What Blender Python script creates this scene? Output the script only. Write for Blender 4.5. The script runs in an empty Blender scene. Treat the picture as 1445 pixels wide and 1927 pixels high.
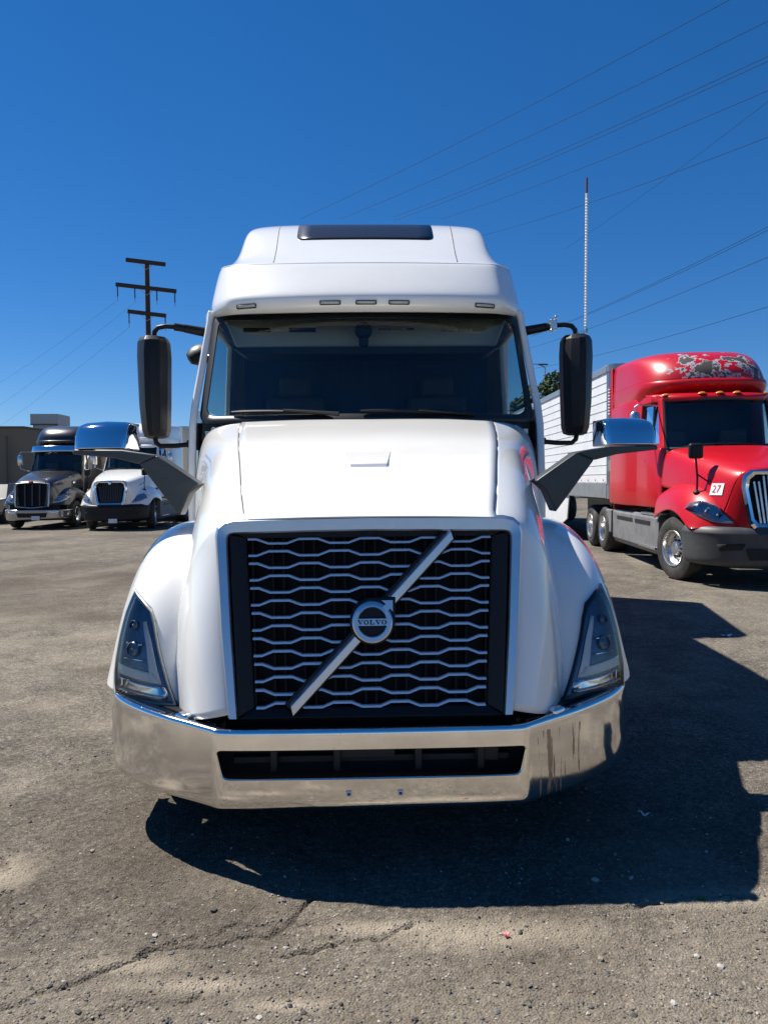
import bpy, bmesh, math, random
import numpy as np
from mathutils import Vector, Matrix
from mathutils.bvhtree import BVHTree
random.seed(7)
R = math.radians
S = bpy.context.scene
COL = S.collection

# ------------------------------------------------------------------ camera
cam_d = bpy.data.cameras.new('camera')
cam = bpy.data.objects.new('camera', cam_d)
COL.objects.link(cam)
cam.location = (0, 0, 1.65)
cam.rotation_euler = (R(90 - 2.41), 0, 0)
cam_d.sensor_fit = 'VERTICAL'
cam_d.sensor_height = 24.0
cam_d.lens = 24.0 * 1390 / 1927
cam_d.clip_start = 0.05
cam_d.clip_end = 3000
S.camera = cam

# ------------------------------------------------------------------ light
SUN_EL, SUN_AZ = 55.8, -61.9          # azimuth measured from +Y towards +X
world = bpy.data.worlds.new('World')
S.world = world
world.use_nodes = True
nt = world.node_tree
bg = nt.nodes['Background']
sky = nt.nodes.new('ShaderNodeTexSky')
sky.sky_type = 'NISHITA'
sky.sun_disc = False
sky.sun_elevation = R(SUN_EL)
sky.sun_rotation = R(SUN_AZ)
sky.air_density = 0.8
sky.dust_density = 0.0
sky.ozone_density = 10.0
hsv = nt.nodes.new('ShaderNodeHueSaturation')
hsv.inputs['Saturation'].default_value = 1.3
gam = nt.nodes.new('ShaderNodeGamma')
gam.inputs['Gamma'].default_value = 0.8
nt.links.new(sky.outputs[0], gam.inputs['Color'])
nt.links.new(gam.outputs[0], hsv.inputs['Color'])
hsv.inputs['Hue'].default_value = 0.506
nt.links.new(hsv.outputs[0], bg.inputs['Color'])
bg.inputs['Strength'].default_value = 0.081
sun_d = bpy.data.lights.new('sun', 'SUN')
sun_d.energy = 4.3
sun_d.angle = R(0.53)
sun_d.color = (1.0, 0.955, 0.88)
sun = bpy.data.objects.new('sun', sun_d)
COL.objects.link(sun)
e, a = R(SUN_EL), R(SUN_AZ)
to_sun = Vector((math.sin(a) * math.cos(e), math.cos(a) * math.cos(e), math.sin(e)))
sun.rotation_euler = to_sun.to_track_quat('Z', 'Y').to_euler()
sun.location = to_sun * 60
S.view_settings.view_transform = 'Standard'
S.view_settings.look = 'None'
S.view_settings.exposure = 0.90
S.view_settings.gamma = 1.0
S.view_settings.use_curve_mapping = False
S.cycles.max_bounces = 10
S.cycles.transparent_max_bounces = 12
S.cycles.glossy_bounces = 5
S.cycles.caustics_reflective = False
S.cycles.caustics_refractive = False

# ------------------------------------------------------------------ materials
MATS = {}
def mat(name, col, rough=0.5, metal=0.0, coat=0.0, var=0.0, scale=6.0, bump=0.0, bscale=60.0,
        dirt=None, dirt_amt=0.0, dscale=3.0, stretch=(1, 1, 1), rvar=0.0, spec=0.5, coat_rough=0.03, emit=None):
    if name in MATS:
        return MATS[name]
    m = bpy.data.materials.new(name)
    m.use_nodes = True
    t = m.node_tree
    b = t.nodes['Principled BSDF']
    b.inputs['Base Color'].default_value = (*col, 1)
    b.inputs['Roughness'].default_value = rough
    b.inputs['Metallic'].default_value = metal
    b.inputs['Coat Weight'].default_value = coat
    b.inputs['Coat Roughness'].default_value = coat_rough
    b.inputs['Specular IOR Level'].default_value = spec
    tc = t.nodes.new('ShaderNodeTexCoord')
    mp = t.nodes.new('ShaderNodeMapping')
    mp.inputs['Scale'].default_value = stretch
    t.links.new(tc.outputs['Object'], mp.inputs['Vector'])
    out = None
    def noise(sc, det=5, rgh=0.6):
        n = t.nodes.new('ShaderNodeTexNoise')
        n.inputs['Scale'].default_value = sc
        n.inputs['Detail'].default_value = det
        n.inputs['Roughness'].default_value = rgh
        t.links.new(mp.outputs[0], n.inputs['Vector'])
        return n
    if var:
        n = noise(scale)
        mx = t.nodes.new('ShaderNodeMix'); mx.data_type = 'RGBA'
        mx.inputs[6].default_value = (*[c * (1 - var) for c in col], 1)
        mx.inputs[7].default_value = (*[min(1, c * (1 + var)) for c in col], 1)
        t.links.new(n.outputs['Fac'], mx.inputs[0])
        out = mx.outputs[2]
    if dirt:
        n = noise(dscale, 8, 0.68)
        cr = t.nodes.new('ShaderNodeMapRange')
        cr.inputs[1].default_value = 0.45
        cr.inputs[2].default_value = 0.75
        cr.inputs[3].default_value = 0.0
        cr.inputs[4].default_value = dirt_amt
        t.links.new(n.outputs['Fac'], cr.inputs[0])
        mx = t.nodes.new('ShaderNodeMix'); mx.data_type = 'RGBA'
        mx.inputs[6].default_value = (*col, 1)
        mx.inputs[7].default_value = (*dirt, 1)
        if out: t.links.new(out, mx.inputs[6])
        t.links.new(cr.outputs[0], mx.inputs[0])
        out = mx.outputs[2]
    if out:
        t.links.new(out, b.inputs['Base Color'])
    if rvar:
        n = noise(scale * 1.7, 6, 0.65)
        cr = t.nodes.new('ShaderNodeMapRange')
        cr.inputs[1].default_value = 0.3
        cr.inputs[2].default_value = 0.75
        cr.inputs[3].default_value = rough
        cr.inputs[4].default_value = rough + rvar
        t.links.new(n.outputs['Fac'], cr.inputs[0])
        t.links.new(cr.outputs[0], b.inputs['Roughness'])
    if bump:
        n = noise(bscale, 4, 0.6)
        bp = t.nodes.new('ShaderNodeBump')
        bp.inputs['Strength'].default_value = bump
        bp.inputs['Distance'].default_value = 0.01
        t.links.new(n.outputs['Fac'], bp.inputs['Height'])
        t.links.new(bp.outputs[0], b.inputs['Normal'])
    if emit:
        b.inputs['Emission Color'].default_value = (*emit, 1)
        b.inputs['Emission Strength'].default_value = 1
    MATS[name] = m
    return m

def glass_mat(name, tint, ior=1.5, rough=0.0, refl=1.0):
    m = bpy.data.materials.new(name); m.use_nodes = True
    t = m.node_tree; t.nodes.clear()
    o = t.nodes.new('ShaderNodeOutputMaterial')
    mx = t.nodes.new('ShaderNodeMixShader')
    tr = t.nodes.new('ShaderNodeBsdfTransparent'); tr.inputs[0].default_value = (*tint, 1)
    gl = t.nodes.new('ShaderNodeBsdfGlossy'); gl.inputs['Roughness'].default_value = rough
    gl.inputs['Color'].default_value = (refl, refl, refl, 1)
    fr = t.nodes.new('ShaderNodeFresnel'); fr.inputs[0].default_value = ior
    t.links.new(fr.outputs[0], mx.inputs[0]); t.links.new(tr.outputs[0], mx.inputs[1])
    t.links.new(gl.outputs[0], mx.inputs[2]); t.links.new(mx.outputs[0], o.inputs[0])
    MATS[name] = m
    return m

M_white = mat('white_paint', (0.85, 0.84, 0.80), 0.32, coat=1.0, var=0.03, scale=2.5, dirt=(0.6, 0.58, 0.52), dirt_amt=0.18, dscale=2.2)
M_red = mat('red_paint', (0.47, 0.003, 0.010), 0.35, coat=0.3, var=0.08, scale=2.0, coat_rough=0.06, spec=.3, dirt=(0.38, 0.02, 0.02), dirt_amt=0.2)
M_black_paint = mat('black_paint', (0.008, 0.008, 0.010), 0.3, coat=0.6, dirt=(0.04, 0.038, 0.036), dirt_amt=0.2)
M_chrome = mat('chrome', (0.84, 0.85, 0.87), 0.03, metal=1.0, rvar=0.05, scale=4)
M_bar = mat('silver_bar_paint', (0.84, 0.85, 0.86), 0.28, metal=.55)
M_dull_chrome = mat('dull_chrome', (0.42, 0.43, 0.45), 0.18, metal=1.0, rvar=.1)
M_satin = mat('satin_silver', (0.66, 0.67, 0.69), 0.30, metal=1.0, rvar=0.08, scale=9)
M_black_plastic = mat('black_plastic', (0.010, 0.010, 0.012), 0.45, spec=.3, var=0.2, scale=20, bump=0.03, bscale=400)
M_grey_plastic = mat('grey_plastic', (0.035, 0.045, 0.048), 0.45, var=0.12, scale=9, bump=0.05, bscale=350, dirt=(0.13, 0.13, 0.12), dirt_amt=0.3)
M_bumper_plastic = mat('bumper_plastic', (0.045, 0.048, 0.052), 0.5, var=0.12, scale=4, bump=0.04, bscale=300, dirt=(0.12, 0.115, 0.10), dirt_amt=0.4)
M_skirt = mat('skirt_plastic', (0.14, 0.14, 0.145), 0.55, var=0.15, scale=3, dirt=(0.3, 0.28, 0.25), dirt_amt=0.5)
M_rubber = mat('tyre_rubber', (0.022, 0.021, 0.02), 0.75, var=0.2, scale=8, dirt=(0.12, 0.105, 0.085), dirt_amt=0.6, dscale=5)
M_alu = mat('aluminium', (0.72, 0.72, 0.72), 0.22, metal=1.0, rvar=0.15, scale=5, dirt=(0.3, 0.25, 0.2), dirt_amt=0.5)
M_steel_dark = mat('dark_steel', (0.03, 0.03, 0.032), 0.55, metal=0.3, var=0.3)
M_void = mat('unlit_black', (0.006, 0.006, 0.007), 0.7)  # near-black that stands for unlit depth in gaps, arches and recesses
M_seal = mat('window_seal', (0.013, 0.013, 0.013), 0.38)
M_mesh = mat('grille_mesh_black', (0.005, 0.005, 0.006), 0.6, var=0.5, scale=60, spec=.2)
M_rib = mat('grille_rib_black', (0.006, 0.006, 0.007), 0.6, spec=.2)
M_glass = glass_mat('cab_glass', (0.86, 0.94, 0.92), 1.52)
M_side_glass = glass_mat('side_glass', (0.62, 0.74, 0.74), 1.5)
M_lens = glass_mat('lamp_lens', (0.95, 0.96, 0.97), 1.38, 0.01)
M_sky_glass = mat('skylight_glass', (0.014, 0.017, 0.026), 0.3, spec=.3)
M_amber = mat('amber_lens', (0.75, 0.22, 0.01), 0.2, coat=0.6)
M_clear_lamp = mat('clear_marker_lens', (0.42, 0.44, 0.42), 0.2, coat=0.6, var=0.3, scale=80)
M_lamp_white = mat('lamp_white', (0.86, 0.86, 0.82), 0.35, coat=0.5)
M_lamp_dark = mat('lamp_bowl', (0.12, 0.145, 0.19), 0.22, metal=.5, var=.6, scale=16)
M_lamp_trim = mat('lamp_trim', (0.52, 0.49, 0.42), 0.4)
M_lamp_silver = mat('lamp_silver', (0.8, 0.8, 0.8), 0.12, metal=1.0)
M_interior = mat('interior_dark', (0.035, 0.042, 0.05), 0.7, var=0.3, scale=5)
M_interior_light = mat('interior_headliner', (0.80, 0.82, 0.76), 0.8, var=0.06, scale=8)
M_curtain = mat('curtain_navy', (0.022, 0.042, 0.085), 0.85, var=0.25, scale=3, stretch=(6, 1, 0.3))
M_red_tip = mat('antenna_tip', (0.12, 0.05, 0.04), 0.5)
M_wiper = mat('wiper_black', (0.014, 0.014, 0.015), 0.45)
M_paper_white = mat('paper_white', (0.75, 0.74, 0.72), 0.7)
M_green_paper = mat('paper_green', (0.05, 0.42, 0.22), 0.7)
M_letter_black = mat('lettering_black', (0.01, 0.01, 0.012), 0.5)
M_red_ink = mat('lettering_red', (0.5, 0.02, 0.04), 0.6)
M_label_red = mat('label_red', (0.45, 0.06, 0.03), 0.6)
M_label_yel = mat('label_yellow', (0.5, 0.4, 0.04), 0.6)

def chrome_dirty():
    m = bpy.data.materials.new('bumper_chrome'); m.use_nodes = True
    t = m.node_tree; b = t.nodes['Principled BSDF']
    b.inputs['Metallic'].default_value = 1.0
    tc = t.nodes.new('ShaderNodeTexCoord')
    sep = t.nodes.new('ShaderNodeSeparateXYZ'); t.links.new(tc.outputs['Object'], sep.inputs[0])
    def mathn(op, a, b_=None, c=None):
        n = t.nodes.new('ShaderNodeMath'); n.operation = op
        for i, v in enumerate((a, b_, c)):
            if v is None: continue
            if isinstance(v, (int, float)): n.inputs[i].default_value = v
            else: t.links.new(v, n.inputs[i])
        return n.outputs[0]
    def noise(sc, stretch, det=6):
        mp = t.nodes.new('ShaderNodeMapping'); mp.inputs['Scale'].default_value = stretch
        t.links.new(tc.outputs['Object'], mp.inputs[0])
        n = t.nodes.new('ShaderNodeTexNoise'); n.inputs['Scale'].default_value = sc; n.inputs['Detail'].default_value = det
        n.inputs['Roughness'].default_value = 0.65
        t.links.new(mp.outputs[0], n.inputs[0]); return n.outputs['Fac']
    # brown run-off streaks: narrow in x, long in z, in one place on the right wing
    st = noise(1.0, (55, 20, 3.0), 3)
    x, z = sep.outputs[0], sep.outputs[2]
    inx = mathn('MULTIPLY', mathn('GREATER_THAN', x, 0.70), mathn('LESS_THAN', x, 0.93))
    top = mathn('LESS_THAN', z, 0.56)
    streak = mathn('MULTIPLY', mathn('MULTIPLY', inx, top), mathn('MULTIPLY', mathn('GREATER_THAN', st, 0.56), 0.8))
    film = noise(5.0, (1, 1, 1), 8)
    filmr = t.nodes.new('ShaderNodeMapRange'); filmr.inputs[1].default_value = 0.4; filmr.inputs[2].default_value = 0.8
    filmr.inputs[3].default_value = 0.0; filmr.inputs[4].default_value = 0.26
    t.links.new(film, filmr.inputs[0])
    spots = noise(1.0, (90, 90, 60), 2)
    sp = mathn('MULTIPLY', mathn('GREATER_THAN', spots, 0.69), 0.35)
    f = mathn('MAXIMUM', mathn('MAXIMUM', streak, sp), filmr.outputs[0])
    mx = t.nodes.new('ShaderNodeMix'); mx.data_type = 'RGBA'
    mx.inputs[6].default_value = (0.90, 0.895, 0.885, 1); mx.inputs[7].default_value = (0.30, 0.20, 0.11, 1)
    t.links.new(f, mx.inputs[0]); t.links.new(mx.outputs[2], b.inputs['Base Color'])
    ro = mathn('ADD', mathn('MULTIPLY', f, 0.45), 0.06)
    t.links.new(ro, b.inputs['Roughness'])
    w = noise(1.6, (1, 1, 1), 2)
    bp = t.nodes.new('ShaderNodeBump'); bp.inputs['Strength'].default_value = 0.10; bp.inputs['Distance'].default_value = 0.05
    t.links.new(w, bp.inputs['Height']); t.links.new(bp.outputs[0], b.inputs['Normal'])
    return m
M_bchrome = chrome_dirty()

# ------------------------------------------------------------------ mesh helpers
def tag(o, label=None, cat=None, group=None, kind=None):
    if label: o['label'] = label
    if cat: o['category'] = cat
    if group: o['group'] = group
    if kind: o['kind'] = kind
    return o

def empty(name, loc=(0, 0, 0), rot=(0, 0, 0), parent=None):
    o = bpy.data.objects.new(name, None)
    o.empty_display_size = 0.3
    COL.objects.link(o)
    o.location = loc; o.rotation_euler = rot
    if parent: o.parent = parent
    return o

def link(name, me, m=None, parent=None, smooth=30):
    if m is not None and not me.materials: me.materials.append(m)
    if smooth:
        for p in me.polygons: p.use_smooth = True
        me.set_sharp_from_angle(angle=R(smooth))
    o = bpy.data.objects.new(name, me)
    COL.objects.link(o)
    if parent: o.parent = parent
    return o

class MB:
    """Collects simple solids; build() links them as one mesh object."""
    def __init__(s): s.v = []; s.f = []
    def add(s, vs, fs):
        n = len(s.v); s.v += [tuple(v) for v in vs]; s.f += [tuple(i + n for i in f) for f in fs]; return s
    def box(s, c, d, rot=None):
        hx, hy, hz = d[0] / 2, d[1] / 2, d[2] / 2
        vs = [Vector((x, y, z)) for x in (-hx, hx) for y in (-hy, hy) for z in (-hz, hz)]
        if rot is not None: vs = [rot @ v for v in vs]
        vs = [v + Vector(c) for v in vs]
        return s.add(vs, [(0, 1, 3, 2), (4, 6, 7, 5), (0, 4, 5, 1), (2, 3, 7, 6), (0, 2, 6, 4), (1, 5, 7, 3)])
    def bar(s, p0, p1, w, h, up=(0, 0, 1)):
        p0, p1 = Vector(p0), Vector(p1); d = (p1 - p0).normalized(); u = Vector(up)
        r = d.cross(u); r = r.normalized() if r.length > 1e-6 else Vector((1, 0, 0)); u = r.cross(d)
        vs = [p + r * (sx * w / 2) + u * (sz * h / 2) for p in (p0, p1) for sx, sz in ((-1, -1), (1, -1), (1, 1), (-1, 1))]
        return s.add(vs, [(0, 1, 2, 3), (7, 6, 5, 4), (0, 4, 5, 1), (1, 5, 6, 2), (2, 6, 7, 3), (3, 7, 4, 0)])
    def tube(s, path, r, n=8, caps=True):
        path = [Vector(p) for p in path]; rs = r if isinstance(r, (list, tuple)) else [r] * len(path)
        base = len(s.v); prev = None
        for i, p in enumerate(path):
            d = (path[min(i + 1, len(path) - 1)] - path[max(i - 1, 0)]).normalized()
            if prev is None:
                a = Vector((0, 0, 1)) if abs(d.z) < 0.9 else Vector((1, 0, 0))
                u = d.cross(a).normalized()
            else:
                u = (prev - d * prev.dot(d)).normalized()
            prev = u; w = d.cross(u)
            for k in range(n):
                t = 2 * math.pi * k / n
                s.v.append(tuple(p + (u * math.cos(t) + w * math.sin(t)) * rs[i]))
        for i in range(len(path) - 1):
            for k in range(n):
                k2 = (k + 1) % n
                s.f.append((base + i * n + k, base + i * n + k2, base + (i + 1) * n + k2, base + (i + 1) * n + k))
        if caps:
            s.f.append(tuple(base + k for k in reversed(range(n))))
            s.f.append(tuple(base + (len(path) - 1) * n + k for k in range(n)))
        return s
    def lathe(s, prof, c, axis='x', n=32, cap=False):
        """prof: (radius, offset along axis)"""
        base = len(s.v); c = Vector(c)
        for r, o in prof:
            for k in range(n):
                t = 2 * math.pi * k / n; a, b = r * math.cos(t), r * math.sin(t)
                v = {'x': (o, a, b), 'y': (b, o, a), 'z': (a, b, o)}[axis]
                s.v.append(tuple(c + Vector(v)))
        for i in range(len(prof) - 1):
            for k in range(n):
                k2 = (k + 1) % n
                s.f.append((base + i * n + k, base + i * n + k2, base + (i + 1) * n + k2, base + (i + 1) * n + k))
        if cap:
            s.f.append(tuple(base + k for k in reversed(range(n))))
            s.f.append(tuple(base + (len(prof) - 1) * n + k for k in range(n)))
        return s
    def prism(s, poly, f0, f1):
        """poly: 2d points; f0/f1 map (a, b) to the front and back 3d point"""
        n = len(poly)
        vs = [f0(*p) for p in poly] + [f1(*p) for p in poly]
        fs = [tuple(range(n)), tuple(reversed(range(n, 2 * n)))]
        fs += [(i, (i + 1) % n + 0, (i + 1) % n + n, i + n) for i in range(n)]
        fs = [fs[0], fs[1]] + [(i + n, (i + 1) % n + n, (i + 1) % n, i) for i in range(n)]
        return s.add(vs, fs)
    def build(s, name, m=None, parent=None, smooth=30, bevel=0, seg=2, sub=0):
        me = bpy.data.meshes.new(name)
        me.from_pydata(s.v, [], s.f); me.validate()
        bm = bmesh.new(); bm.from_mesh(me); bmesh.ops.recalc_face_normals(bm, faces=bm.faces); bm.to_mesh(me); bm.free()
        o = link(name, me, m, parent, smooth)
        if bevel:
            b = o.modifiers.new('b', 'BEVEL'); b.width = bevel; b.segments = seg; b.limit_method = 'ANGLE'; b.angle_limit = R(32)
        if sub:
            b = o.modifiers.new('s', 'SUBSURF'); b.levels = b.render_levels = sub
        return o

def sheet(name, rows, m, parent=None, mirror=False, flip=False, sub=3, thick=0.0, skip=(), crease=(), smooth=40, closed=False):
    """rows of 3d points -> quad cage -> subdivision surface. mirror: adds the x<0 half joined at the first column (x=0)."""
    if mirror: rows = [[(-p[0], p[1], p[2]) for p in reversed(r[1:])] + list(r) for r in rows]
    if flip: rows = [[(-p[0], p[1], p[2]) for p in r] for r in rows]
    nr, nc = len(rows), len(rows[0])
    vs = [p for r in rows for p in r]
    fs = []
    for i in range(nr - 1):
        for j in range(nc if closed else nc - 1):
            if (i, j) in skip: continue
            j2 = (j + 1) % nc
            q = (i * nc + j, i * nc + j2, (i + 1) * nc + j2, (i + 1) * nc + j)
            fs.append(q if not flip else q[::-1])
    me = bpy.data.meshes.new(name); me.from_pydata(vs, [], fs)
    bm = bmesh.new(); bm.from_mesh(me)
    lo = [v for v in bm.verts if not v.link_faces]
    if lo: bmesh.ops.delete(bm, geom=lo, context='VERTS')
    bm.to_mesh(me); bm.free()
    o = link(name, me, m, parent, 0)
    for p in me.polygons: p.use_smooth = True
    if sub:
        b = o.modifiers.new('s', 'SUBSURF'); b.levels = b.render_levels = sub; b.boundary_smooth = 'PRESERVE_CORNERS'
    if thick:
        b = o.modifiers.new('t', 'SOLIDIFY'); b.thickness = abs(thick); b.offset = 1 if thick < 0 else -1
    return o

def bvh_of(o):
    dg = bpy.context.evaluated_depsgraph_get()
    return BVHTree.FromObject(o, dg)
def hit_y(bvhs, x, z, y0=-3.0):
    best = None
    for b in bvhs:
        h = b.ray_cast(Vector((x, y0, z)), Vector((0, 1, 0)))
        if h[0] is not None and (best is None or h[0].y < best): best = h[0].y
    return best
def hit_z(bvhs, x, y, z0=6.0):
    best = None
    for b in bvhs:
        h = b.ray_cast(Vector((x, y, z0)), Vector((0, 0, -1)))
        if h[0] is not None and (best is None or h[0].z > best): best = h[0].z
    return best
def lerp(a, b, t): return a + (b - a) * t
def rrect(x0, z0, x1, z1, r, n=4):
    pts = []
    for cx, cz, a0 in ((x1 - r, z1 - r, 0), (x0 + r, z1 - r, 90), (x0 + r, z0 + r, 180), (x1 - r, z0 + r, 270)):
        for k in range(n + 1):
            t = R(a0 + 90 * k / n); pts.append((cx + r * math.cos(t), cz + r * math.sin(t)))
    return pts
def round_poly(pts, r, n=4):
    out = []
    N = len(pts)
    for i in range(N):
        p0, p, p1 = Vector(pts[i - 1]), Vector(pts[i]), Vector(pts[(i + 1) % N])
        rr = r[i] if isinstance(r, (list, tuple)) else r
        d0, d1 = (p0 - p), (p1 - p); k = min(rr, d0.length * 0.45, d1.length * 0.45)
        a, b = p + d0.normalized() * k, p + d1.normalized() * k
        for j in range(n + 1):
            t = j / n; out.append(tuple((a * (1 - t) + p * t) * (1 - t) + (p * (1 - t) + b * t) * t))
    return out
def densify(pts, step, closed=True):
    out = []
    N = len(pts)
    for i in range(N if closed else N - 1):
        a, b = Vector(pts[i]), Vector(pts[(i + 1) % N]); n = max(1, int((b - a).length / step))
        out += [tuple(a.lerp(b, k / n)) for k in range(n)]
    if not closed: out.append(tuple(pts[-1]))
    return out
def star_patch(name, bvhs, poly, lift, m, parent, thick=0.012, rings=5, centre=None, smooth=40, inner=None, edge_only=False):
    """Surface-following plate: poly (x,z) seen from the front is projected on the body; lift = proud of it (towards -Y).
    inner: hole given as scale towards the centre (frame)"""
    n = len(poly)
    cx = sum(p[0] for p in poly) / n if centre is None else centre[0]
    cz = sum(p[1] for p in poly) / n if centre is None else centre[1]
    ss = [1 - k / rings * (1 - (inner or 0.0)) for k in range(rings + 1)]
    vs, fs = [], []
    last = 0.4
    for s in ss:
        for x, z in poly:
            px, pz = cx + (x - cx) * s, cz + (z - cz) * s
            y = hit_y(bvhs, px, pz)
            for q in range(1, 9):
                if y is not None: break
                y = hit_y(bvhs, px + (cx - px) * .03 * q, pz + (cz - pz) * .03 * q)
            if y is None: y = last
            last = y
            vs.append((px, y - lift, pz))
    for k in range(rings):
        for i in range(n):
            j = (i + 1) % n
            fs.append((k * n + i, k * n + j, (k + 1) * n + j, (k + 1) * n + i))
    me = bpy.data.meshes.new(name); me.from_pydata(vs, [], fs)
    bm = bmesh.new(); bm.from_mesh(me); bmesh.ops.remove_doubles(bm, verts=bm.verts, dist=1e-5)
    bmesh.ops.recalc_face_normals(bm, faces=bm.faces)
    bm.faces.ensure_lookup_table()
    if sum(f.normal.y for f in bm.faces) > 0: bmesh.ops.reverse_faces(bm, faces=bm.faces)
    bm.to_mesh(me); bm.free()
    o = link(name, me, m, parent, smooth)
    if thick:
        b = o.modifiers.new('t', 'SOLIDIFY'); b.thickness = thick; b.offset = -1
    return o

def ribbon(name, bvhs, pts, w, lift, m, parent, thick=0.004):
    """thin strip along a front-view polyline pts (x,z), laid on the surface"""
    P = densify(pts, 0.02, False)
    vs, fs = [], []
    for i, p in enumerate(P):
        a, b = Vector(P[max(i - 1, 0)]), Vector(P[min(i + 1, len(P) - 1)])
        d = (b - a).normalized(); nrm = Vector((-d.y, d.x))
        for sgn in (-1, 1):
            q = Vector(p) + nrm * sgn * w / 2
            y = hit_y(bvhs, q.x, q.y)
            if y is None: y = vs[-1][1] + lift if vs else 0.3
            vs.append((q.x, y - lift, q.y))
    for i in range(len(P) - 1): fs.append((2 * i, 2 * i + 1, 2 * i + 3, 2 * i + 2))
    me = bpy.data.meshes.new(name); me.from_pydata(vs, [], fs)
    bm = bmesh.new(); bm.from_mesh(me); bmesh.ops.recalc_face_normals(bm, faces=bm.faces); bm.faces.ensure_lookup_table()
    if bm.faces and sum(f.normal.y for f in bm.faces) > 0: bmesh.ops.reverse_faces(bm, faces=bm.faces)
    bm.to_mesh(me); bm.free()
    o = link(name, me, m, parent, 40)
    b = o.modifiers.new('t', 'SOLIDIFY'); b.thickness = thick; b.offset = -1
    return o

def make_wheel(parent, c, side, r=0.52, w=0.28, steer=0.0, dish=True, lugs=True):
    """part wheel (hub disc) > tyre, rim; side=-1: outer face towards -x"""
    t = MB()
    prof = [(r * .56, -w / 2 * .9), (r * .62, -w / 2), (r * .85, -w / 2 * 1.02), (r * .965, -w / 2 * .86), (r, -w / 2 * .62), (r, -.004), (r * .985, -.003), (r * .985, .003), (r, .004),
            (r, w / 2 * .62), (r * .965, w / 2 * .86), (r * .85, w / 2 * 1.02), (r * .62, w / 2), (r * .56, w / 2 * .9)]
    hubm = MB()
    s = side
    oy = w / 2 * .75
    if dish:
        pr = [(r * .50, s * oy * .75), (r * .42, s * oy * .2), (r * .30, s * oy * .35), (r * .22, s * oy * .5), (r * .20, s * oy * 1.0), (r * .12, s * oy * 1.1), (.001, s * oy * 1.1)]
    else:
        pr = [(r * .50, s * oy * .9), (r * .46, -s * oy * .1), (r * .34, -s * oy * .35), (r * .24, -s * oy * .35), (r * .2, s * oy * .2), (r * .10, s * oy * .3), (.001, s * oy * .3)]
    hubm.lathe(pr, (0, 0, 0), 'x', 40)
    o = hubm.build('wheel', M_alu, parent, 35)
    o.location = c; o.rotation_euler = (0, 0, steer)
    t.lathe(prof, (0, 0, 0), 'x', 48)
    t.build('tyre', M_rubber, o, 40)
    rim = MB()
    rim.lathe([(r * .585, s * w / 2 * 1.0), (r * .575, s * w / 2 * 1.05), (r * .54, s * w / 2 * .98), (r * .50, s * oy * .72), (r * .50, -s * w / 2 * .8), (r * .56, -s * w / 2 * .95)], (0, 0, 0), 'x', 40)
    rim.build('rim', M_alu, o, 35)
    if lugs:
        b = MB(); h = MB()
        for k in range(10):
            a = 2 * math.pi * k / 10
            off = s * oy * (.36 if dish else -.34)
            b.lathe([(.017, off), (.017, off + s * .045), (.001, off + s * .05)], (0, r * .265 * math.cos(a), r * .265 * math.sin(a)), 'x', 6)
            h.lathe([(.026, 0), (.026, s * .004), (.001, s * .004)], (s * oy * (.24 if dish else -.28), r * .385 * math.cos(a + .3), r * .385 * math.sin(a + .3)), 'x', 10)
        b.build('lug_nut', M_steel_dark, o, 30)['kind'] = 'stuff'
        h.build('hand_hole', M_void, o, 30)['kind'] = 'stuff'
    return o

# =================================================================== the white tractor in front
truck = empty('semi_truck', (-0.046, 3.05, 0.014), (0, -0.009, R(1.4)))
tag(truck, 'white sleeper truck facing the camera, with black grille, diagonal bar and chrome bumper', 'truck')

def gy(z): return 0.05 + 0.24 * (z - 0.64)      # the leaning plane of the grille

# ---- hood
hoodA = [(0, 1.72, 2.025), (.41, 1.735, 2.03), (.815, 1.80, 2.02)]
hoodA2 = [(0, 1.55, 1.985), (.40, 1.56, 1.985), (.80, 1.61, 1.975)]
hoodB = [(0, 1.15, 1.885), (.37, 1.15, 1.885), (.735, 1.18, 1.875)]
hoodB2 = [(0, .98, 1.82), (.35, .98, 1.82), (.705, 1.0, 1.81)]
hoodC = [(0, .72, 1.735), (.33, .72, 1.735), (.655, .74, 1.725)]
hoodD = [(0, .42, 1.60), (.30, .42, 1.60), (.60, .44, 1.59)]
hoodE = [(0, .262, 1.495), (.28, .262, 1.494), (.562, .268, 1.488)]
hoodF = [(0, .222, 1.474), (.28, .222, 1.473), (.565, .228, 1.464)]
hood = sheet('hood', [hoodA, hoodA2, hoodB, hoodB2, hoodC, hoodD, hoodE, hoodF], M_white, truck, mirror=True, sub=3, thick=0.006)
sideA = [hoodA[2], (1.01, 1.93, 2.01), (1.14, 2.06, 1.94), (1.195, 2.09, 1.65), (1.20, 2.09, 1.25)]
sideA2 = [hoodA2[2], (.965, 1.70, 1.95), (1.075, 1.78, 1.85), (1.125, 1.82, 1.63), (1.14, 1.83, 1.22)]
sideB = [hoodB[2], (.875, 1.25, 1.83), (.955, 1.33, 1.71), (.995, 1.38, 1.5), (1.03, 1.4, 1.15)]
sideB2 = [hoodB2[2], (.84, 1.06, 1.77), (.925, 1.13, 1.65), (.97, 1.18, 1.45), (1.01, 1.2, 1.12)]
sideC = [hoodC[2], (.79, .77, 1.685), (.88, .84, 1.56), (.945, .90, 1.36), (.985, .94, 1.08)]
sideD = [hoodD[2], (.725, .46, 1.555), (.835, .53, 1.44), (.91, .60, 1.24), (.955, .65, 1.0)]
sideE = [hoodE[2], (.692, .28, 1.455), (.805, .36, 1.34), (.885, .45, 1.14), (.935, .52, .93)]
Ef = [(.566, .227, 1.463), (.690, .272, 1.432), (.80, .345, 1.305), (.88, .43, 1.105), (.93, .50, .895)]
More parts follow.
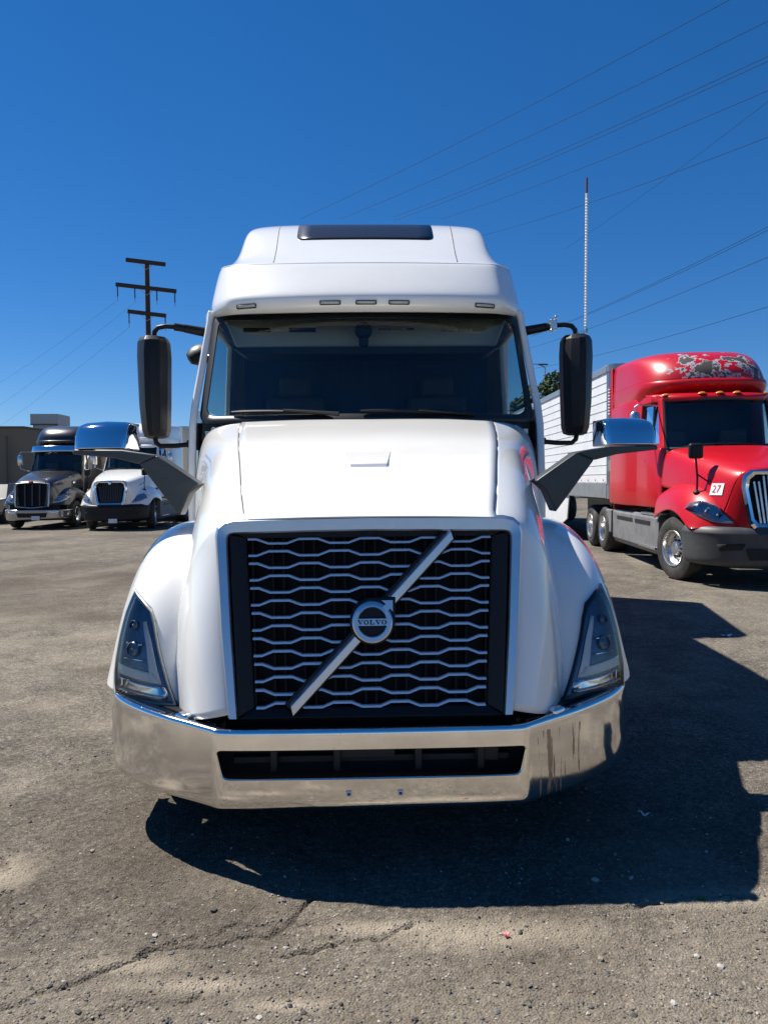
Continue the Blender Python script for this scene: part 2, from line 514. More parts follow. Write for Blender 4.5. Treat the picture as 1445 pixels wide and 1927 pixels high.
E1 = [(.645, .240, 1.41), (.688, .262, 1.40), (.795, .33, 1.27), (.875, .41, 1.07), (.925, .48, .86)]
F = [(.630, .185, 1.16), (.668, .187, 1.16), (.775, .225, 1.08), (.86, .31, .95), (.915, .42, .78)]
Gr = [(.612, .118, .90), (.642, .118, .90), (.75, .145, .86), (.84, .235, .78), (.90, .38, .70)]
Hh = [(.588, .055, .655), (.612, .052, .65), (.715, .075, .625), (.805, .16, .60), (.885, .34, .60)]
for fl in (False, True):
    sheet('hood_side', [sideA, sideA2, sideB, sideB2, sideC, sideD, sideE, Ef, E1, F, Gr, Hh], M_white, truck, flip=fl, sub=3, thick=0.002)
bh_hood = [bvh_of(o) for o in truck.children if o.name.startswith('hood')]
# dark gaps under the seams
for s in (-1, 1):
    g = MB(); g.tube([(s * p[0], p[1] + .006, p[2] - .016) for p in (hoodA[2], hoodA2[2], hoodB[2], hoodB2[2], hoodC[2], hoodD[2], hoodE[2])], .014, 6)
    # sits under the hood edge, only its dark top shows through the shut line
    seam_pts = []
    for i in range(40):
        t = i / 39
        x = lerp(.562, .812, t); y = lerp(.275, 1.78, t)
        # follow the real control curve
        ctrl = [hoodE[2], hoodD[2], hoodC[2], hoodB2[2], hoodB[2], hoodA2[2], hoodA[2]]
        k = min(5, int(t * 6)); u = t * 6 - k
        p = Vector(ctrl[k]).lerp(Vector(ctrl[k + 1]), u)
        z = hit_z(bh_hood, s * p.x, p.y)
        if z is not None: seam_pts.append((s * p.x, p.y, z + .0004))
    m = MB()
    for a_, b_ in zip(seam_pts[:-1], seam_pts[1:]): m.bar(a_, b_, .0038, .002)
    m.build('hood_seam', M_seal, truck, 0)
# raised scoop-like badge recess on the hood
sc = MB()
def hz(x, y, d=0): return (x, y, hit_z(bh_hood, x, y) + d)
top_w, bot_w, yt, yb = .122, .095, .87, .655
vs = [hz(-top_w, yt, .001), hz(top_w, yt, .001), hz(bot_w, yb, .015), hz(-bot_w, yb, .015), hz(bot_w * .97, yb - .012, -.004), hz(-bot_w * .97, yb - .012, -.004),
      hz(-top_w - .004, yt, -.01), hz(top_w + .004, yt, -.01)]
sc.add(vs, [(0, 1, 2, 3), (3, 2, 4, 5), (0, 3, 5, 6), (2, 1, 7, 4), (6, 5, 4, 7), (0, 6, 7, 1)])
sc.build('hood_scoop', M_white, truck, 25, bevel=.005)

# ---- grille surround and grille
outer = [(-.605, .645), (-.648, 1.0), (-.682, 1.40), (-.655, 1.468), (-.60, 1.478), (0, 1.488), (.60, 1.478), (.655, 1.468), (.682, 1.40), (.648, 1.0), (.605, .645)]
inner = [(.563, .640), (.598, 1.0), (.626, 1.392), (.612, 1.408), (0, 1.416), (-.612, 1.408), (-.626, 1.392), (-.598, 1.0), (-.563, .640)]
n = MB()
def strip_ring(mb, A, B, fa, fb):
    base = len(mb.v)
    mb.v += [fa(*p) for p in A] + [fb(*p) for p in B]
    for i in range(len(A) - 1): mb.f.append((base + i, base + i + 1, base + len(A) + i + 1, base + len(A) + i))
A = [(-.605, .645), (-.648, 1.0), (-.676, 1.34), (-.682, 1.40), (-.674, 1.44), (-.645, 1.468), (-.60, 1.478), (-.3, 1.484), (0, 1.487), (.3, 1.484), (.60, 1.478), (.645, 1.468), (.674, 1.44), (.682, 1.40), (.676, 1.34), (.648, 1.0), (.605, .645)]
B = [(-.563, .640), (-.598, 1.0), (-.621, 1.30), (-.626, 1.38), (-.624, 1.395), (-.617, 1.404), (-.60, 1.408), (-.3, 1.413), (0, 1.416), (.3, 1.413), (.60, 1.408), (.617, 1.404), (.624, 1.395), (.626, 1.38), (.621, 1.30), (.598, 1.0), (.563, .640)]
MIDo = [(a_[0] + (b_[0] - a_[0]) * .22, a_[1] + (b_[1] - a_[1]) * .22) for a_, b_ in zip(A, B)]
MIDi = [(a_[0] + (b_[0] - a_[0]) * .90, a_[1] + (b_[1] - a_[1]) * .90) for a_, b_ in zip(A, B)]
lev = [(A, .02), (A, -.008), (MIDo, -.030), (MIDi, -.022), (B, -.012), (B, .07)]
for (P, d0), (Q, d1) in zip(lev[:-1], lev[1:]):
    strip_ring(n, P, Q, lambda x, z, d=d0: (x, gy(z) + d, z), lambda x, z, d=d1: (x, gy(z) + d, z))
n.build('grille_surround', M_satin, truck, 25)
# black inner frame: slanting side panels, top and bottom bars
for s in (-1, 1):
    fr = MB(); fr.add([(s * .563, gy(.64) - .004, .640), (s * .497, gy(.64) + .035, .668), (s * .548, gy(1.4) + .035, 1.388), (s * .622, gy(1.4) - .004, 1.405),
            (s * .563, gy(.64) + .09, .640), (s * .497, gy(.64) + .12, .668), (s * .548, gy(1.4) + .12, 1.388), (s * .622, gy(1.4) + .09, 1.405)],
           [(0, 1, 2, 3), (7, 6, 5, 4), (0, 4, 5, 1), (1, 5, 6, 2), (2, 6, 7, 3), (3, 7, 4, 0)])
    fr.build('grille_frame', M_black_plastic, truck, 20, bevel=.006)
fr = MB()
fr.prism([(-.562, .635), (.562, .635), (.50, .672), (-.50, .672)], lambda x, z: (x, gy(z) - .004 if z < .65 else gy(z) + .03, z), lambda x, z: (x, gy(z) + .12, z))
fr.build('grille_lower_bar', M_black_plastic, truck, 20, bevel=.006)
fr = MB()
fr.prism([(-.55, 1.385), (.55, 1.385), (.61, 1.412), (-.61, 1.412)], lambda x, z: (x, gy(z) + .03, z), lambda x, z: (x, gy(z) + .12, z))
fr.build('grille_upper_bar', M_black_plastic, truck, 20)
bk = MB()
bk.prism([(-.52, .64), (.52, .64), (.60, 1.42), (-.60, 1.42)], lambda x, z: (x, gy(z) + .085, z), lambda x, z: (x, gy(z) + .10, z))
bk.build('grille_mesh', M_mesh, truck, 20)
rb = MB()
PER = 0.258
for k in range(-4, 5):
    for q in (-.5, .5):
        x = k * PER / 2 + q * .045 * (1 if k % 2 == 0 else 1)
        if abs(x) < .5: rb.bar((x, gy(.67) + .06, .67), (x * 1.06, gy(1.385) + .06, 1.385), .010, .05, up=(0, 1, 0))
rb.build('grille_rib', M_rib, truck, 20)['kind'] = 'stuff'
def wave(x):                    # +1 high, -1 low, trapezoid with flats
    u = (x / PER) % 1.0
    u = min(u, 1 - u)           # 0 at the crest, .5 at the trough
    return 1 - 2 * min(1, max(0, (u - .155) / .19))
for i in range(14):
    z0 = lerp(1.372, .682, i / 13); half = lerp(.541, .490, i / 13); sg = 1 if i % 2 == 0 else -1
    xs = [k * PER / 2 + d for k in range(-6, 7) for d in (-.04, .04)]
    # the cells lean outwards towards the top, like the frame
    sc_ = half / .512
    xs = sorted([x * sc_ for x in xs if abs(x * sc_) < half] + [-half, half])
    path = [(x, gy(z0) + .012, z0 + sg * .0095 * wave(x / sc_)) for x in xs]
    b = MB(); base = 0
    h, dd = .0052, .018
    for (x, y, z) in path: b.v += [(x, y, z - h), (x, y + .0035, z + h * .5), (x, y + .009, z + h), (x, y + dd, z + h), (x, y + dd, z - h)]
    for k in range(len(path) - 1):
        for q in range(5):
            b.f.append((k * 5 + q, k * 5 + (q + 1) % 5, (k + 1) * 5 + (q + 1) % 5, (k + 1) * 5 + q))
    b.f.append((4, 3, 2, 1, 0)); m_ = (len(path) - 1) * 5; b.f.append((m_, m_ + 1, m_ + 2, m_ + 3, m_ + 4))
    b.build('grille_bar', M_bar, truck, 20)
# diagonal bar and badge
ang = math.atan2(1.392 - .665, .365 + .335)
ca, sa = math.cos(ang), math.sin(ang)
cx0, cz0 = .008, 1.030
def diag(u, v, d): x = cx0 + u * ca - v * sa; z = cz0 + u * sa + v * ca; return (x, gy(z) + d, z)
db = MB()
for u0, u1 in ((-.505, -.085), (.085, .50)):
    db.prism([(u0, -.030), (u1, -.030), (u1, .036), (u0, .036)], lambda u, v: diag(u, v, -.004), lambda u, v: diag(u, v, .03))
db.build('diagonal_backing', M_black_plastic, truck, 20, bevel=.004)
db = MB()
for u0, u1 in ((-.500, -.085), (.088, .502)):
    vs = [diag(u0 - .012, -.022, -.018), diag(u1 + .0, -.022, -.018), diag(u1 + .018, .012, -.024), diag(u0 + .012, .012, -.024),
          diag(u0 - .012, -.024, .0), diag(u1, -.024, .0), diag(u1 + .018, .024, .0), diag(u0 + .012, .024, .0)]
    db.add(vs, [(0, 1, 2, 3), (4, 7, 6, 5), (0, 4, 5, 1), (1, 5, 6, 2), (2, 6, 7, 3), (3, 7, 4, 0)])
db.build('diagonal_bar', M_satin, truck, 20, bevel=.003)
def bd(a_, b_, d): z = cz0 + b_; return (cx0 + a_, gy(z) + d, z)
def circ(r, n=48, a0=0): return [(r * math.cos(R(a0) + 2 * math.pi * k / n), r * math.sin(R(a0) + 2 * math.pi * k / n)) for k in range(n)]
back = [(.098 * math.cos(R(t)), .098 * math.sin(R(t))) for t in range(90, 361, 7)] + [(.098, 0), (.100, .06), (.102, .102), (.06, .101)]
badge = MB().prism(back, lambda x, z: bd(x, z, -.030), lambda x, z: bd(x, z, .02)).build('badge', M_black_plastic, truck, 25, bevel=.006)
rg = MB()
NN = 64
for k in range(NN):
    pass
O, I = circ(.0865, NN), circ(.060, NN)
base = len(rg.v)
for P, d in ((O, -.033), (O, -.043), ([(x * .93, z * .93) for x, z in O], -.047), ([(x * 1.06, z * 1.06) for x, z in I], -.047), (I, -.042), (I, -.030)):
    rg.v += [bd(x, z, d) for x, z in P]
for l in range(5):
    for k in range(NN): rg.f.append((l * NN + k, l * NN + (k + 1) % NN, (l + 1) * NN + (k + 1) % NN, (l + 1) * NN + k))
ring = rg.build('badge_ring', M_satin, badge, 30)
ar = MB()
ar.prism([(.040, .0905), (.0885, .0905), (.0885, .043), (.076, .056), (.062, .042), (.044, .060), (.058, .075)], lambda x, z: bd(x, z, -.0475), lambda x, z: bd(x, z, -.032))
ar.build('badge_arrow', M_satin, badge, 20)
MB().prism([(-.066, -.0145), (.066, -.0145), (.066, .0145), (-.066, .0145)], lambda x, z: bd(x, z, -.0465), lambda x, z: bd(x, z, -.032)).build('badge_band', M_satin, badge, 20)
# slab-serif letters V O L V O, black on the band
lt = MB(); H_, W_ = .019, .0235
def poly(pts, ox): lt.prism([(ox + p[0], p[1] - H_ / 2) for p in pts], lambda x, z: bd(x, z, -.0478), lambda x, z: bd(x, z, -.0460))
def letV(ox):
    poly([(.001, H_ - .003), (.0075, H_ - .003), (.0130, .006), (.0105, 0), (.0095, 0)], ox)
    poly([(.0130, .006), (.0175, H_ - .003), (.0200, H_ - .003), (.0120, 0), (.0105, 0)], ox)
    poly([(-.001, H_ - .003), (-.001, H_), (.0095, H_), (.0095, H_ - .003)], ox); poly([(.0140, H_ - .003), (.0140, H_), (.0225, H_), (.0225, H_ - .003)], ox)
def letO(ox):
    o_ = [(.011 + .0112 * math.cos(t), H_ / 2 + H_ * .52 * math.sin(t)) for t in [k * math.pi / 12 for k in range(24)]]
    i_ = [(.011 + .0052 * math.cos(t), H_ / 2 + H_ * .38 * math.sin(t)) for t in [k * math.pi / 12 for k in range(24)]]
    for k in range(24):
        j = (k + 1) % 24; poly([o_[k], o_[j], i_[j], i_[k]], ox)
def letL(ox):
    poly([(.003, .003), (.009, .003), (.009, H_ - .003), (.003, H_ - .003)], ox); poly([(0, H_ - .003), (.012, H_ - .003), (.012, H_), (0, H_)], ox)
    poly([(0, 0), (.0205, 0), (.0205, .0075), (.0180, .0075), (.0170, .003), (0, .003)], ox)
for k, fn in enumerate((letV, letO, letL, letV, letO)): fn(-.0625 + k * .0252 + (.001 if k > 2 else 0))
lt.build('badge_lettering', M_letter_black, badge, 0)

# ---- black boxes painted as unlit depth behind bumper, grille and hood gaps
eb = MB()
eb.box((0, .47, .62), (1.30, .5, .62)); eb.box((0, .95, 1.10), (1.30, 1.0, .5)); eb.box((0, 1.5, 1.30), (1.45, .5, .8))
eb.build('dark_filler', M_void, truck, 0)

# ---- bumper
path = [(0, -.012), (.25, -.011), (.48, -.007), (.615, -.001), (.645, .003), (.662, .011), (.682, .026), (.77, .085), (.87, .145), (.97, .218), (1.08, .315), (1.16, .405), (1.215, .50), (1.243, .60), (1.250, .72), (1.250, .86)]
path = [(x + .034 * max(0, min(1, (x - .6) / .5)), y) for x, y in path]
path = [(-x, y) for x, y in reversed(path[1:])] + path
def prof_b(x):
    ax = abs(x); t = max(0, min(1, (ax - .62) / .6))
    zt = .600 + .038 * t; zb = .258 + .006 * t
    return [(.085, zt - .012), (.030, zt + .004), (.010, zt + .001), (.002, zt - .010), (.000, zt - .030), (-.004, (zt + zb) / 2 + .04), (-.002, zb + .07), (.002, zb + .016), (.012, zb + .004), (.030, zb), (.07, zb + .004)]
rows = []
for i, (x, y) in enumerate(path):
    p0, p1 = Vector(path[max(i - 1, 0)]), Vector(path[min(i + 1, len(path) - 1)])
    d = (p1 - p0).normalized(); nin = Vector((-d.y, d.x))
    rows.append([(x + nin.x * o_, y + nin.y * o_, z) for o_, z in prof_b(x)])
bumper = sheet('bumper', rows, M_bchrome, truck, sub=3, thick=.004)
cut = MB().prism(round_poly([(-.625, .392), (.625, .392), (.655, .518), (-.655, .518)], .03, 5), lambda x, z: (x, -.2, z), lambda x, z: (x, .3, z)).build('cutter', None, truck, 0)
bo = bumper.modifiers.new('cut', 'BOOLEAN'); bo.object = cut; bo.operation = 'DIFFERENCE'; bo.solver = 'EXACT'
dg = bpy.context.evaluated_depsgraph_get()
me = bpy.data.meshes.new_from_object(bumper.evaluated_get(dg))
bumper.modifiers.clear(); bumper.data = me
bpy.data.objects.remove(cut)
for p in me.polygons: p.use_smooth = True
me.set_sharp_from_angle(angle=R(40))
bb = [bvh_of(bumper)]
op = densify(round_poly([(-.628, .389), (.628, .389), (.658, .521), (-.658, .521)], .03, 5), .05)
tr_ = []
for x, z in op:
    ax = abs(x); yy = -.008 if ax < .5 else -.008 + (ax - .5) * .09
    tr_.append((x, yy + .008, z))
MB().tube(tr_ + [tr_[0]], .007, 8, False).build('bumper_opening_rim', M_bchrome, truck, 60)
for x in (-.098, .118):
    y = hit_y(bb, x, .332)
    p = MB().prism(rrect(x - .012, .321, x + .012, .343, .004), lambda a_, b_: (a_, y - .005, b_), lambda a_, b_: (a_, y + .002, b_)).build('plate_clip', M_paper_white, truck, 20)
    MB().lathe([(.006, 0), (.005, -.006), (.0005, -.007)], (x, y - .005, .331), 'y', 10).build('clip_bolt', M_steel_dark, p, 30)
tow = MB()
for x in (-.42, -.15, .2, .47): tow.box((x, .10, .45), (.03, .05, .12))
tow.box((0, .14, .43), (1.2, .04, .03)); tow.box((-.02, .12, .47), (.24, .05, .06)); tow.box((.5, .12, .46), (.10, .05, .08))
tow.build('crossmember', M_steel_dark, truck, 20, bevel=.004)
MB().box((0, .17, .45), (1.36, .02, .2)).build('bumper_backing', M_void, truck, 0)
for s in (-1, 1):                 # small chrome step where bumper meets fascia
    kn = MB(); kn.box((s * .815, .150, .612), (.075, .05, .045), Matrix.Rotation(s * .65, 3, 'Z'))
    kn.build('bumper_bracket', M_bchrome, truck, 40, bevel=.014, seg=3)
    fp = MB()  # black plate painted as the dark gap between bumper and fascia
    fp.prism([(s * .66, .06), (s * 1.20, .55), (s * 1.16, .62), (s * .62, .20)], lambda x, y: (x, y, .610), lambda x, y: (x, y, .595))
    fp.build('bumper_gap_black', M_black_plastic, truck, 20)

# ---- fenders
FR = [[(1.06, 1.80, 1.36), (1.15, 1.80, 1.34), (1.21, 1.80, 1.24), (1.245, 1.80, 1.08), (1.25, 1.80, .92)],
      [(.98, 1.45, 1.41), (1.12, 1.45, 1.40), (1.20, 1.45, 1.31), (1.245, 1.45, 1.18), (1.255, 1.45, 1.06)],
      [(.94, 1.10, 1.42), (1.085, 1.09, 1.40), (1.185, 1.08, 1.30), (1.245, 1.08, 1.16), (1.257, 1.10, 1.05)],
      [(.90, .86, 1.35), (1.05, .80, 1.325), (1.165, .80, 1.20), (1.245, .84, 1.03), (1.262, .90, .93)],
      [(.875, .67, 1.20), (1.015, .58, 1.17), (1.13, .60, 1.06), (1.235, .68, .92), (1.264, .77, .82)],
      [(.865, .54, 1.0), (.985, .465, .98), (1.10, .485, .90), (1.228, .58, .79), (1.266, .67, .73)],
      [(.86, .45, .80), (.955, .395, .79), (1.075, .43, .745), (1.218, .53, .69), (1.264, .61, .67)],
      [(.855, .38, .605), (.935, .355, .605), (1.06, .405, .615), (1.212, .505, .635), (1.258, .585, .645)]]
WID = lambda x: x + .034 * max(0, min(1, (x - .88) / .3))
FR = [[(WID(x), y, z) for x, y, z in r] for r in FR]
for fl in (False, True):
    s = -1 if fl else 1
    fd = sheet('fender', FR, M_white, truck, flip=fl, sub=3, thick=.006)
    bf = [bvh_of(fd)]
    hl_out = [(1.150, 1.105), (1.092, 1.075), (1.036, 1.035), (1.012, .975), (.978, .852), (.930, .70), (.893, .602), (.99, .608), (1.10, .618), (1.196, .632), (1.207, .72), (1.207, .80), (1.199, .90), (1.182, 1.005)]
    hl_out = [(WID(x), z) for x, z in hl_out]
    P = densify([(s * x, z) for x, z in hl_out], .03)
    if fl: P = P[::-1]
    ctr = (s * 1.125, .80)
    dim = M_lamp_trim if fl else M_black_plastic
    hl = star_patch('headlight', bf, P, .010, M_lamp_dark, truck, .012, 6, ctr)
    star_patch('lamp_border', bf, P, .022, dim, hl, .022, 1, ctr, inner=.93)
    # L-shaped light guide
    def piece(nm, pts, lift, m, th=.006):
        Q = densify([(s * WID(x), z) for x, z in pts], .03); Q = Q[::-1] if fl else Q
        return star_patch(nm, bf, Q, lift, m, hl, th, 3)
    piece('light_guide', [(1.050, .975), (1.066, .970), (1.040, .87), (1.022, .765), (1.012, .705), (.962, .700), (.985, .77), (1.015, .88)], .018, M_lamp_white)
    piece('light_guide', [(1.00, .748), (.962, .700), (1.06, .712), (1.180, .730), (1.180, .772), (1.08, .760)], .018, M_lamp_white)
    piece('turn_signal', [(.932, .630), (.940, .685), (1.06, .697), (1.180, .714), (1.180, .653), (1.07, .640)], .016, M_lamp_silver)
    leds = MB()
    for k in range(22):
        x = WID(lerp(.945, 1.17, k / 21)); z = lerp(.645, .668, k / 21)
        y = hit_y(bf, s * x, z)
        leds.lathe([(.006, -.022), (.004, -.028), (.0005, -.03)], (s * x, y, z), 'y', 6)
    leds.build('signal_bulb', M_lamp_white, hl, 30)['kind'] = 'stuff'
    for (px, pz, r) in ((1.122, .845, .036), (1.132, .950, .024)):
        h_ = bf[0].ray_cast(Vector((s * px, -3, pz)), Vector((0, 1, 0)))
        nn_ = h_[1] if h_[1].y < 0 else -h_[1]
        nn_ = (nn_ + Vector((0, -.6, 0))).normalized()
        pj = MB().lathe([(r, -.005), (r, .014), (r * .88, .018), (r * .8, .010), (r * .45, .012), (.001, .020)], (0, 0, 0), 'z', 28).build('projector', M_lamp_dark, hl, 30)
        pj.location = h_[0] - Vector((0, .012, 0)); pj.rotation_euler = nn_.to_track_quat('Z', 'Y').to_euler()
    piece('reflector_blade', [(1.06, .868), (1.06, .876), (1.14, .876), (1.14, .868)], .026, M_lamp_silver, .004)
    piece('reflector_blade', [(1.05, .800), (1.05, .806), (1.145, .806), (1.145, .800)], .026, M_lamp_silver, .004)
    star_patch('lens', bf, P, .034, M_lens, hl, 0, 6, ctr, inner=None)
    # black filler under the lamp with its brackets
    MB().box((s * 1.04, .55, .585), (.30, .20, .05), Matrix.Rotation(s * .42, 3, 'Z')).build('lamp_tray', M_void, truck, 0)
    if fl:
        for bx in (1.155, 1.09, 1.045):
            MB().box((s * bx, .435 + (bx - 1.04) * .35, .612), (.045 if bx > 1.1 else .03, .02, .035), Matrix.Rotation(s * .38, 3, 'Z')).build('lamp_bracket', M_skirt, truck, 20, bevel=.003)
    make_wheel(truck, (s * 1.03, 1.22, .506), s, .52, .29)
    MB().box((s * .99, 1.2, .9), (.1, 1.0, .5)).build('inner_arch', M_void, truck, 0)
# ---- windshield and cab
def wsp(u, v, grow=0.0, d=0.0):
    au = abs(u)
    x = u * (lerp(1.150, 1.105, v) + grow); z = lerp(2.045, 2.795, v) + .05 * au ** 3 * v + (.012 * au ** 3) + grow * (2 * v - 1)
    y = lerp(1.80, 2.16, v) + .33 * au ** 2.3 + d
    return (x, y, z)
N_, M_ = 24, 10
wv = []; wf = []
for j in range(M_ + 1):
    for i in range(N_ + 1): wv.append(wsp(-1 + 2 * i / N_, j / M_))
for j in range(M_):
    for i in range(N_): wf.append((j * (N_ + 1) + i, j * (N_ + 1) + i + 1, (j + 1) * (N_ + 1) + i + 1, (j + 1) * (N_ + 1) + i))
me = bpy.data.meshes.new('windshield'); me.from_pydata(wv, [], wf)
windshield = link('windshield', me, M_glass, truck, 60)
# rounded black seal, laid just over the glass edge
def ws_edge(g):
    pts = []
    for u, v in round_poly([(-1, 0), (1, 0), (1, 1), (-1, 1)], .0, 1)[::1]: pass
    c = [(-.93, 0), (.93, 0)]; out = []
    def q(u, v): out.append((u, v))
    for k in range(25): q(-.93 + 1.86 * k / 24, 0)
    for k in range(1, 6): t = k / 6 * math.pi / 2; q(.93 + .07 * math.sin(t), .10 * (1 - math.cos(t)))
    for k in range(9): q(1, .10 + .82 * k / 8)
    for k in range(1, 6): t = k / 6 * math.pi / 2; q(1 - .07 * (1 - math.cos(t)), .92 + .08 * math.sin(t))
    for k in range(25): q(.93 - 1.86 * k / 24, 1)
    for k in range(1, 6): t = k / 6 * math.pi / 2; q(-.93 - .07 * math.sin(t), 1 - .08 * (1 - math.cos(t)))
    for k in range(9): q(-1, .92 - .82 * k / 8)
    for k in range(1, 6): t = k / 6 * math.pi / 2; q(-1 + .07 * (1 - math.cos(t)), .10 - .10 * math.sin(t))
    return out
E_ = ws_edge(0)
sl = MB(); L_ = len(E_)
for g, d in ((-.035, -.004), (-.030, -.016), (.006, -.020), (.018, -.010), (.020, .01)):
    for u, v in E_:
        k = 1 + g / 1.13; vv = .5 + (v - .5) * (1 + g * 2 / .78)
        p = wsp(u * k if abs(u * k) < 1.03 else math.copysign(1.03, u), vv, 0, d); sl.v.append(p)
for l in range(4):
    for k in range(L_): sl.f.append((l * L_ + k, l * L_ + (k + 1) % L_, (l + 1) * L_ + (k + 1) % L_, (l + 1) * L_ + k))
sl.build('windshield_seal', M_seal, windshield, 50)

# cab and sleeper shell (one side, flipped for the other); columns run from the pillar to the rear, rows from roof to sill
colsY = [None, 2.78, 3.62, 3.9, 4.8, 5.70]
for fl in (False, True):
    s = -1 if fl else 1
    rows = []
    for z, xo, yf, xf in ((2.90, 1.165, 2.50, 1.115), (2.82, 1.170, 2.49, 1.122), (2.15, 1.205, 2.145, 1.172), (2.02, 1.212, 2.10, 1.178), (1.60, 1.215, 2.06, 1.182), (1.05, 1.21, 2.06, 1.18), (.62, 1.18, 2.06, 1.15)):
        rows.append([(xf, yf, z), (lerp(xf, xo, .75), yf + .11, z), (xo, 2.78, z), (xo + .005, 3.55, z), (xo + .02, 3.75, z), (xo + .02, 4.8, z), (xo + .02, 5.70, z)])
    nr, nc = len(rows), 7
    fs = [(i * nc + j, i * nc + j + 1, (i + 1) * nc + j + 1, (i + 1) * nc + j) for i in range(nr - 1) for j in range(nc - 1) if not (i == 1 and j in (1, 2))]
    vs = [(s * p[0], p[1], p[2]) for r in rows for p in r]
    me = bpy.data.meshes.new('cab_side'); me.from_pydata(vs, [], fs if not fl else [f[::-1] for f in fs])
    o = link('cab_side', me, M_white, truck, 35)
    b = o.modifiers.new('t', 'SOLIDIFY'); b.thickness = .05; b.offset = -1
    b = o.modifiers.new('b', 'BEVEL'); b.width = .012; b.segments = 2; b.limit_method = 'ANGLE'
    # door glass, seam, handle
    g = [(s * 1.168, 2.27, 2.155), (s * 1.183, 3.55, 2.155), (s * 1.148, 3.55, 2.81), (s * 1.130, 2.60, 2.81)]
    MB().add(g, [(0, 1, 2, 3)]).build('door_window', M_side_glass, truck, 0)
    dm = MB()
    for a_, b_ in (((1.2175, 2.30, .72), (1.2175, 2.30, 2.0)), ((1.2225, 3.62, .72), (1.2225, 3.62, 2.75)), ((1.218, 2.30, .72), (1.222, 3.62, .72))):
        dm.bar((s * a_[0], a_[1], a_[2]), (s * b_[0], b_[1], b_[2]), .012, .012)
    dm.build('door_seam', M_seal, truck, 0)
    MB().box((s * 1.235, 3.42, 1.75), (.03, .22, .05)).build('door_handle', M_black_plastic, truck, 20, bevel=.01)
    MB().box((s * 1.07, 4.35, .62), (.26, 3.0, .66)).build('side_fairing', M_white, truck, 30, bevel=.05, seg=3)
    MB().box((s * 1.2225, 2.95, .42), (.12, .8, .10)).build('step', M_steel_dark, truck, 20, bevel=.01)
MB().box((0, 5.69, 2.3), (2.36, .03, 3.2)).build('cab_rear', M_white, truck, 20)
MB().box((0, 3.9, .80), (2.3, 3.6, .04)).build('cab_floor', M_void, truck, 0)
cw = MB()
cw.prism([(-1.12, 1.99), (1.12, 1.99), (1.10, 1.30), (-1.10, 1.30)], lambda x, z: (x, 1.80 + .24 * abs(x) ** 2, z), lambda x, z: (x, 2.1 + .1 * abs(x), z))
cw.build('cowl', M_white, truck, 20)

# interior
it = MB(); it.box((0, 2.30, 1.86), (2.16, .55, .34)); it.build('dashboard', M_interior, truck, 20, bevel=.05, seg=3)
MB().box((0, 3.72, 2.2), (2.2, .03, 1.6)).build('curtain', M_curtain, truck, 0)
MB().box((0, 3.1, 2.895), (2.2, 1.3, .03)).build('headliner', M_interior_light, truck, 0)
con = MB(); con.prism([(-.99, 2.66), (.99, 2.66), (1.06, 2.87), (-1.06, 2.87)], lambda x, z: (x, 2.62 - (z - 2.66) * .5, z), lambda x, z: (x, 2.95, z))
con.build('overhead_console', M_interior_light, truck, 20, bevel=.015)
MB().prism([(-.93, 2.605), (.93, 2.605), (1.03, 2.668), (-1.03, 2.668)], lambda x, z: (x, 2.64, z), lambda x, z: (x, 2.95, z)).build('console_edge', M_interior, truck, 0)
for x in (-.82, -.48, .62, .74, .86): MB().box((x, 2.565, 2.775), (.10 if x > 0 else .2, .02, .035)).build('console_vent', M_lamp_trim if x > 0 else M_interior, truck, 20, bevel=.004)
MB().lathe([(.001, -.05), (.045, -.045), (.062, -.01), (.062, .03), (.03, .05)], (-.02, 2.40, 2.735), 'y', 20).build('dash_camera', M_interior, truck, 40)
MB().box((-.02, 2.41, 2.67), (.07, .05, .10)).build('camera_bracket', M_interior, truck, 20, bevel=.015)
for x, w, mm in ((.14, .10, M_label_red), (.235, .07, M_label_yel), (.33, .06, M_letter_black)):
    MB().box((x, 2.562, 2.782), (w, .006, .022)).build('warning_sticker', mm, truck, 0)
MB().box((.25, 2.572, 2.748), (.13, .006, .018)).build('warning_sticker', M_paper_white, truck, 0)
for x in (-.62, .62):
    se = MB(); se.box((x, 3.3, 1.55), (.55, .55, .16)); se.box((x, 3.52, 1.95), (.52, .16, .85)); se.box((x, 3.52, 2.46), (.30, .12, .20))
    se.build('seat', M_interior, truck, 30, bevel=.05, seg=3)
sw = []
for k in range(33):
    t = 2 * math.pi * k / 32; sw.append((.58 + .22 * math.cos(t), 2.62 + .10 * math.sin(t) - .0, 2.04 + .155 * math.sin(t)))
st_ = MB().tube(sw, .014, 8, False); st_.bar((.38, 2.62, 2.04), (.78, 2.62, 2.04), .05, .02); st_.bar((.58, 2.62, 2.04), (.58, 2.55, 1.9), .05, .02)
st_.build('steering_wheel', M_interior, truck, 30)

# wipers
for (u0, v0, u1, v1) in ((-.16, .035, -.80, .075), (.62, .03, -.04, .066)):
    wp = MB()
    a_, b_ = wsp(u0, v0, 0, -.05), wsp((u0 + u1) / 2, (v0 + v1) / 2 + .022, 0, -.055); c_ = wsp(u1, v1, 0, -.035)
    wp.tube([a_, b_], [.014, .009], 8)
    bl = [wsp(lerp(u0 - .05 * (1 if u0 > 0 else 1), u1, k / 10), lerp(v0 + .006, v1, k / 10) + .012 * math.sin(math.pi * k / 10), 0, -.028) for k in range(11)]
    wp.tube(bl, [.006] + [.011] * 9 + [.006], 6)
    wp.build('wiper', M_wiper, truck, 30)

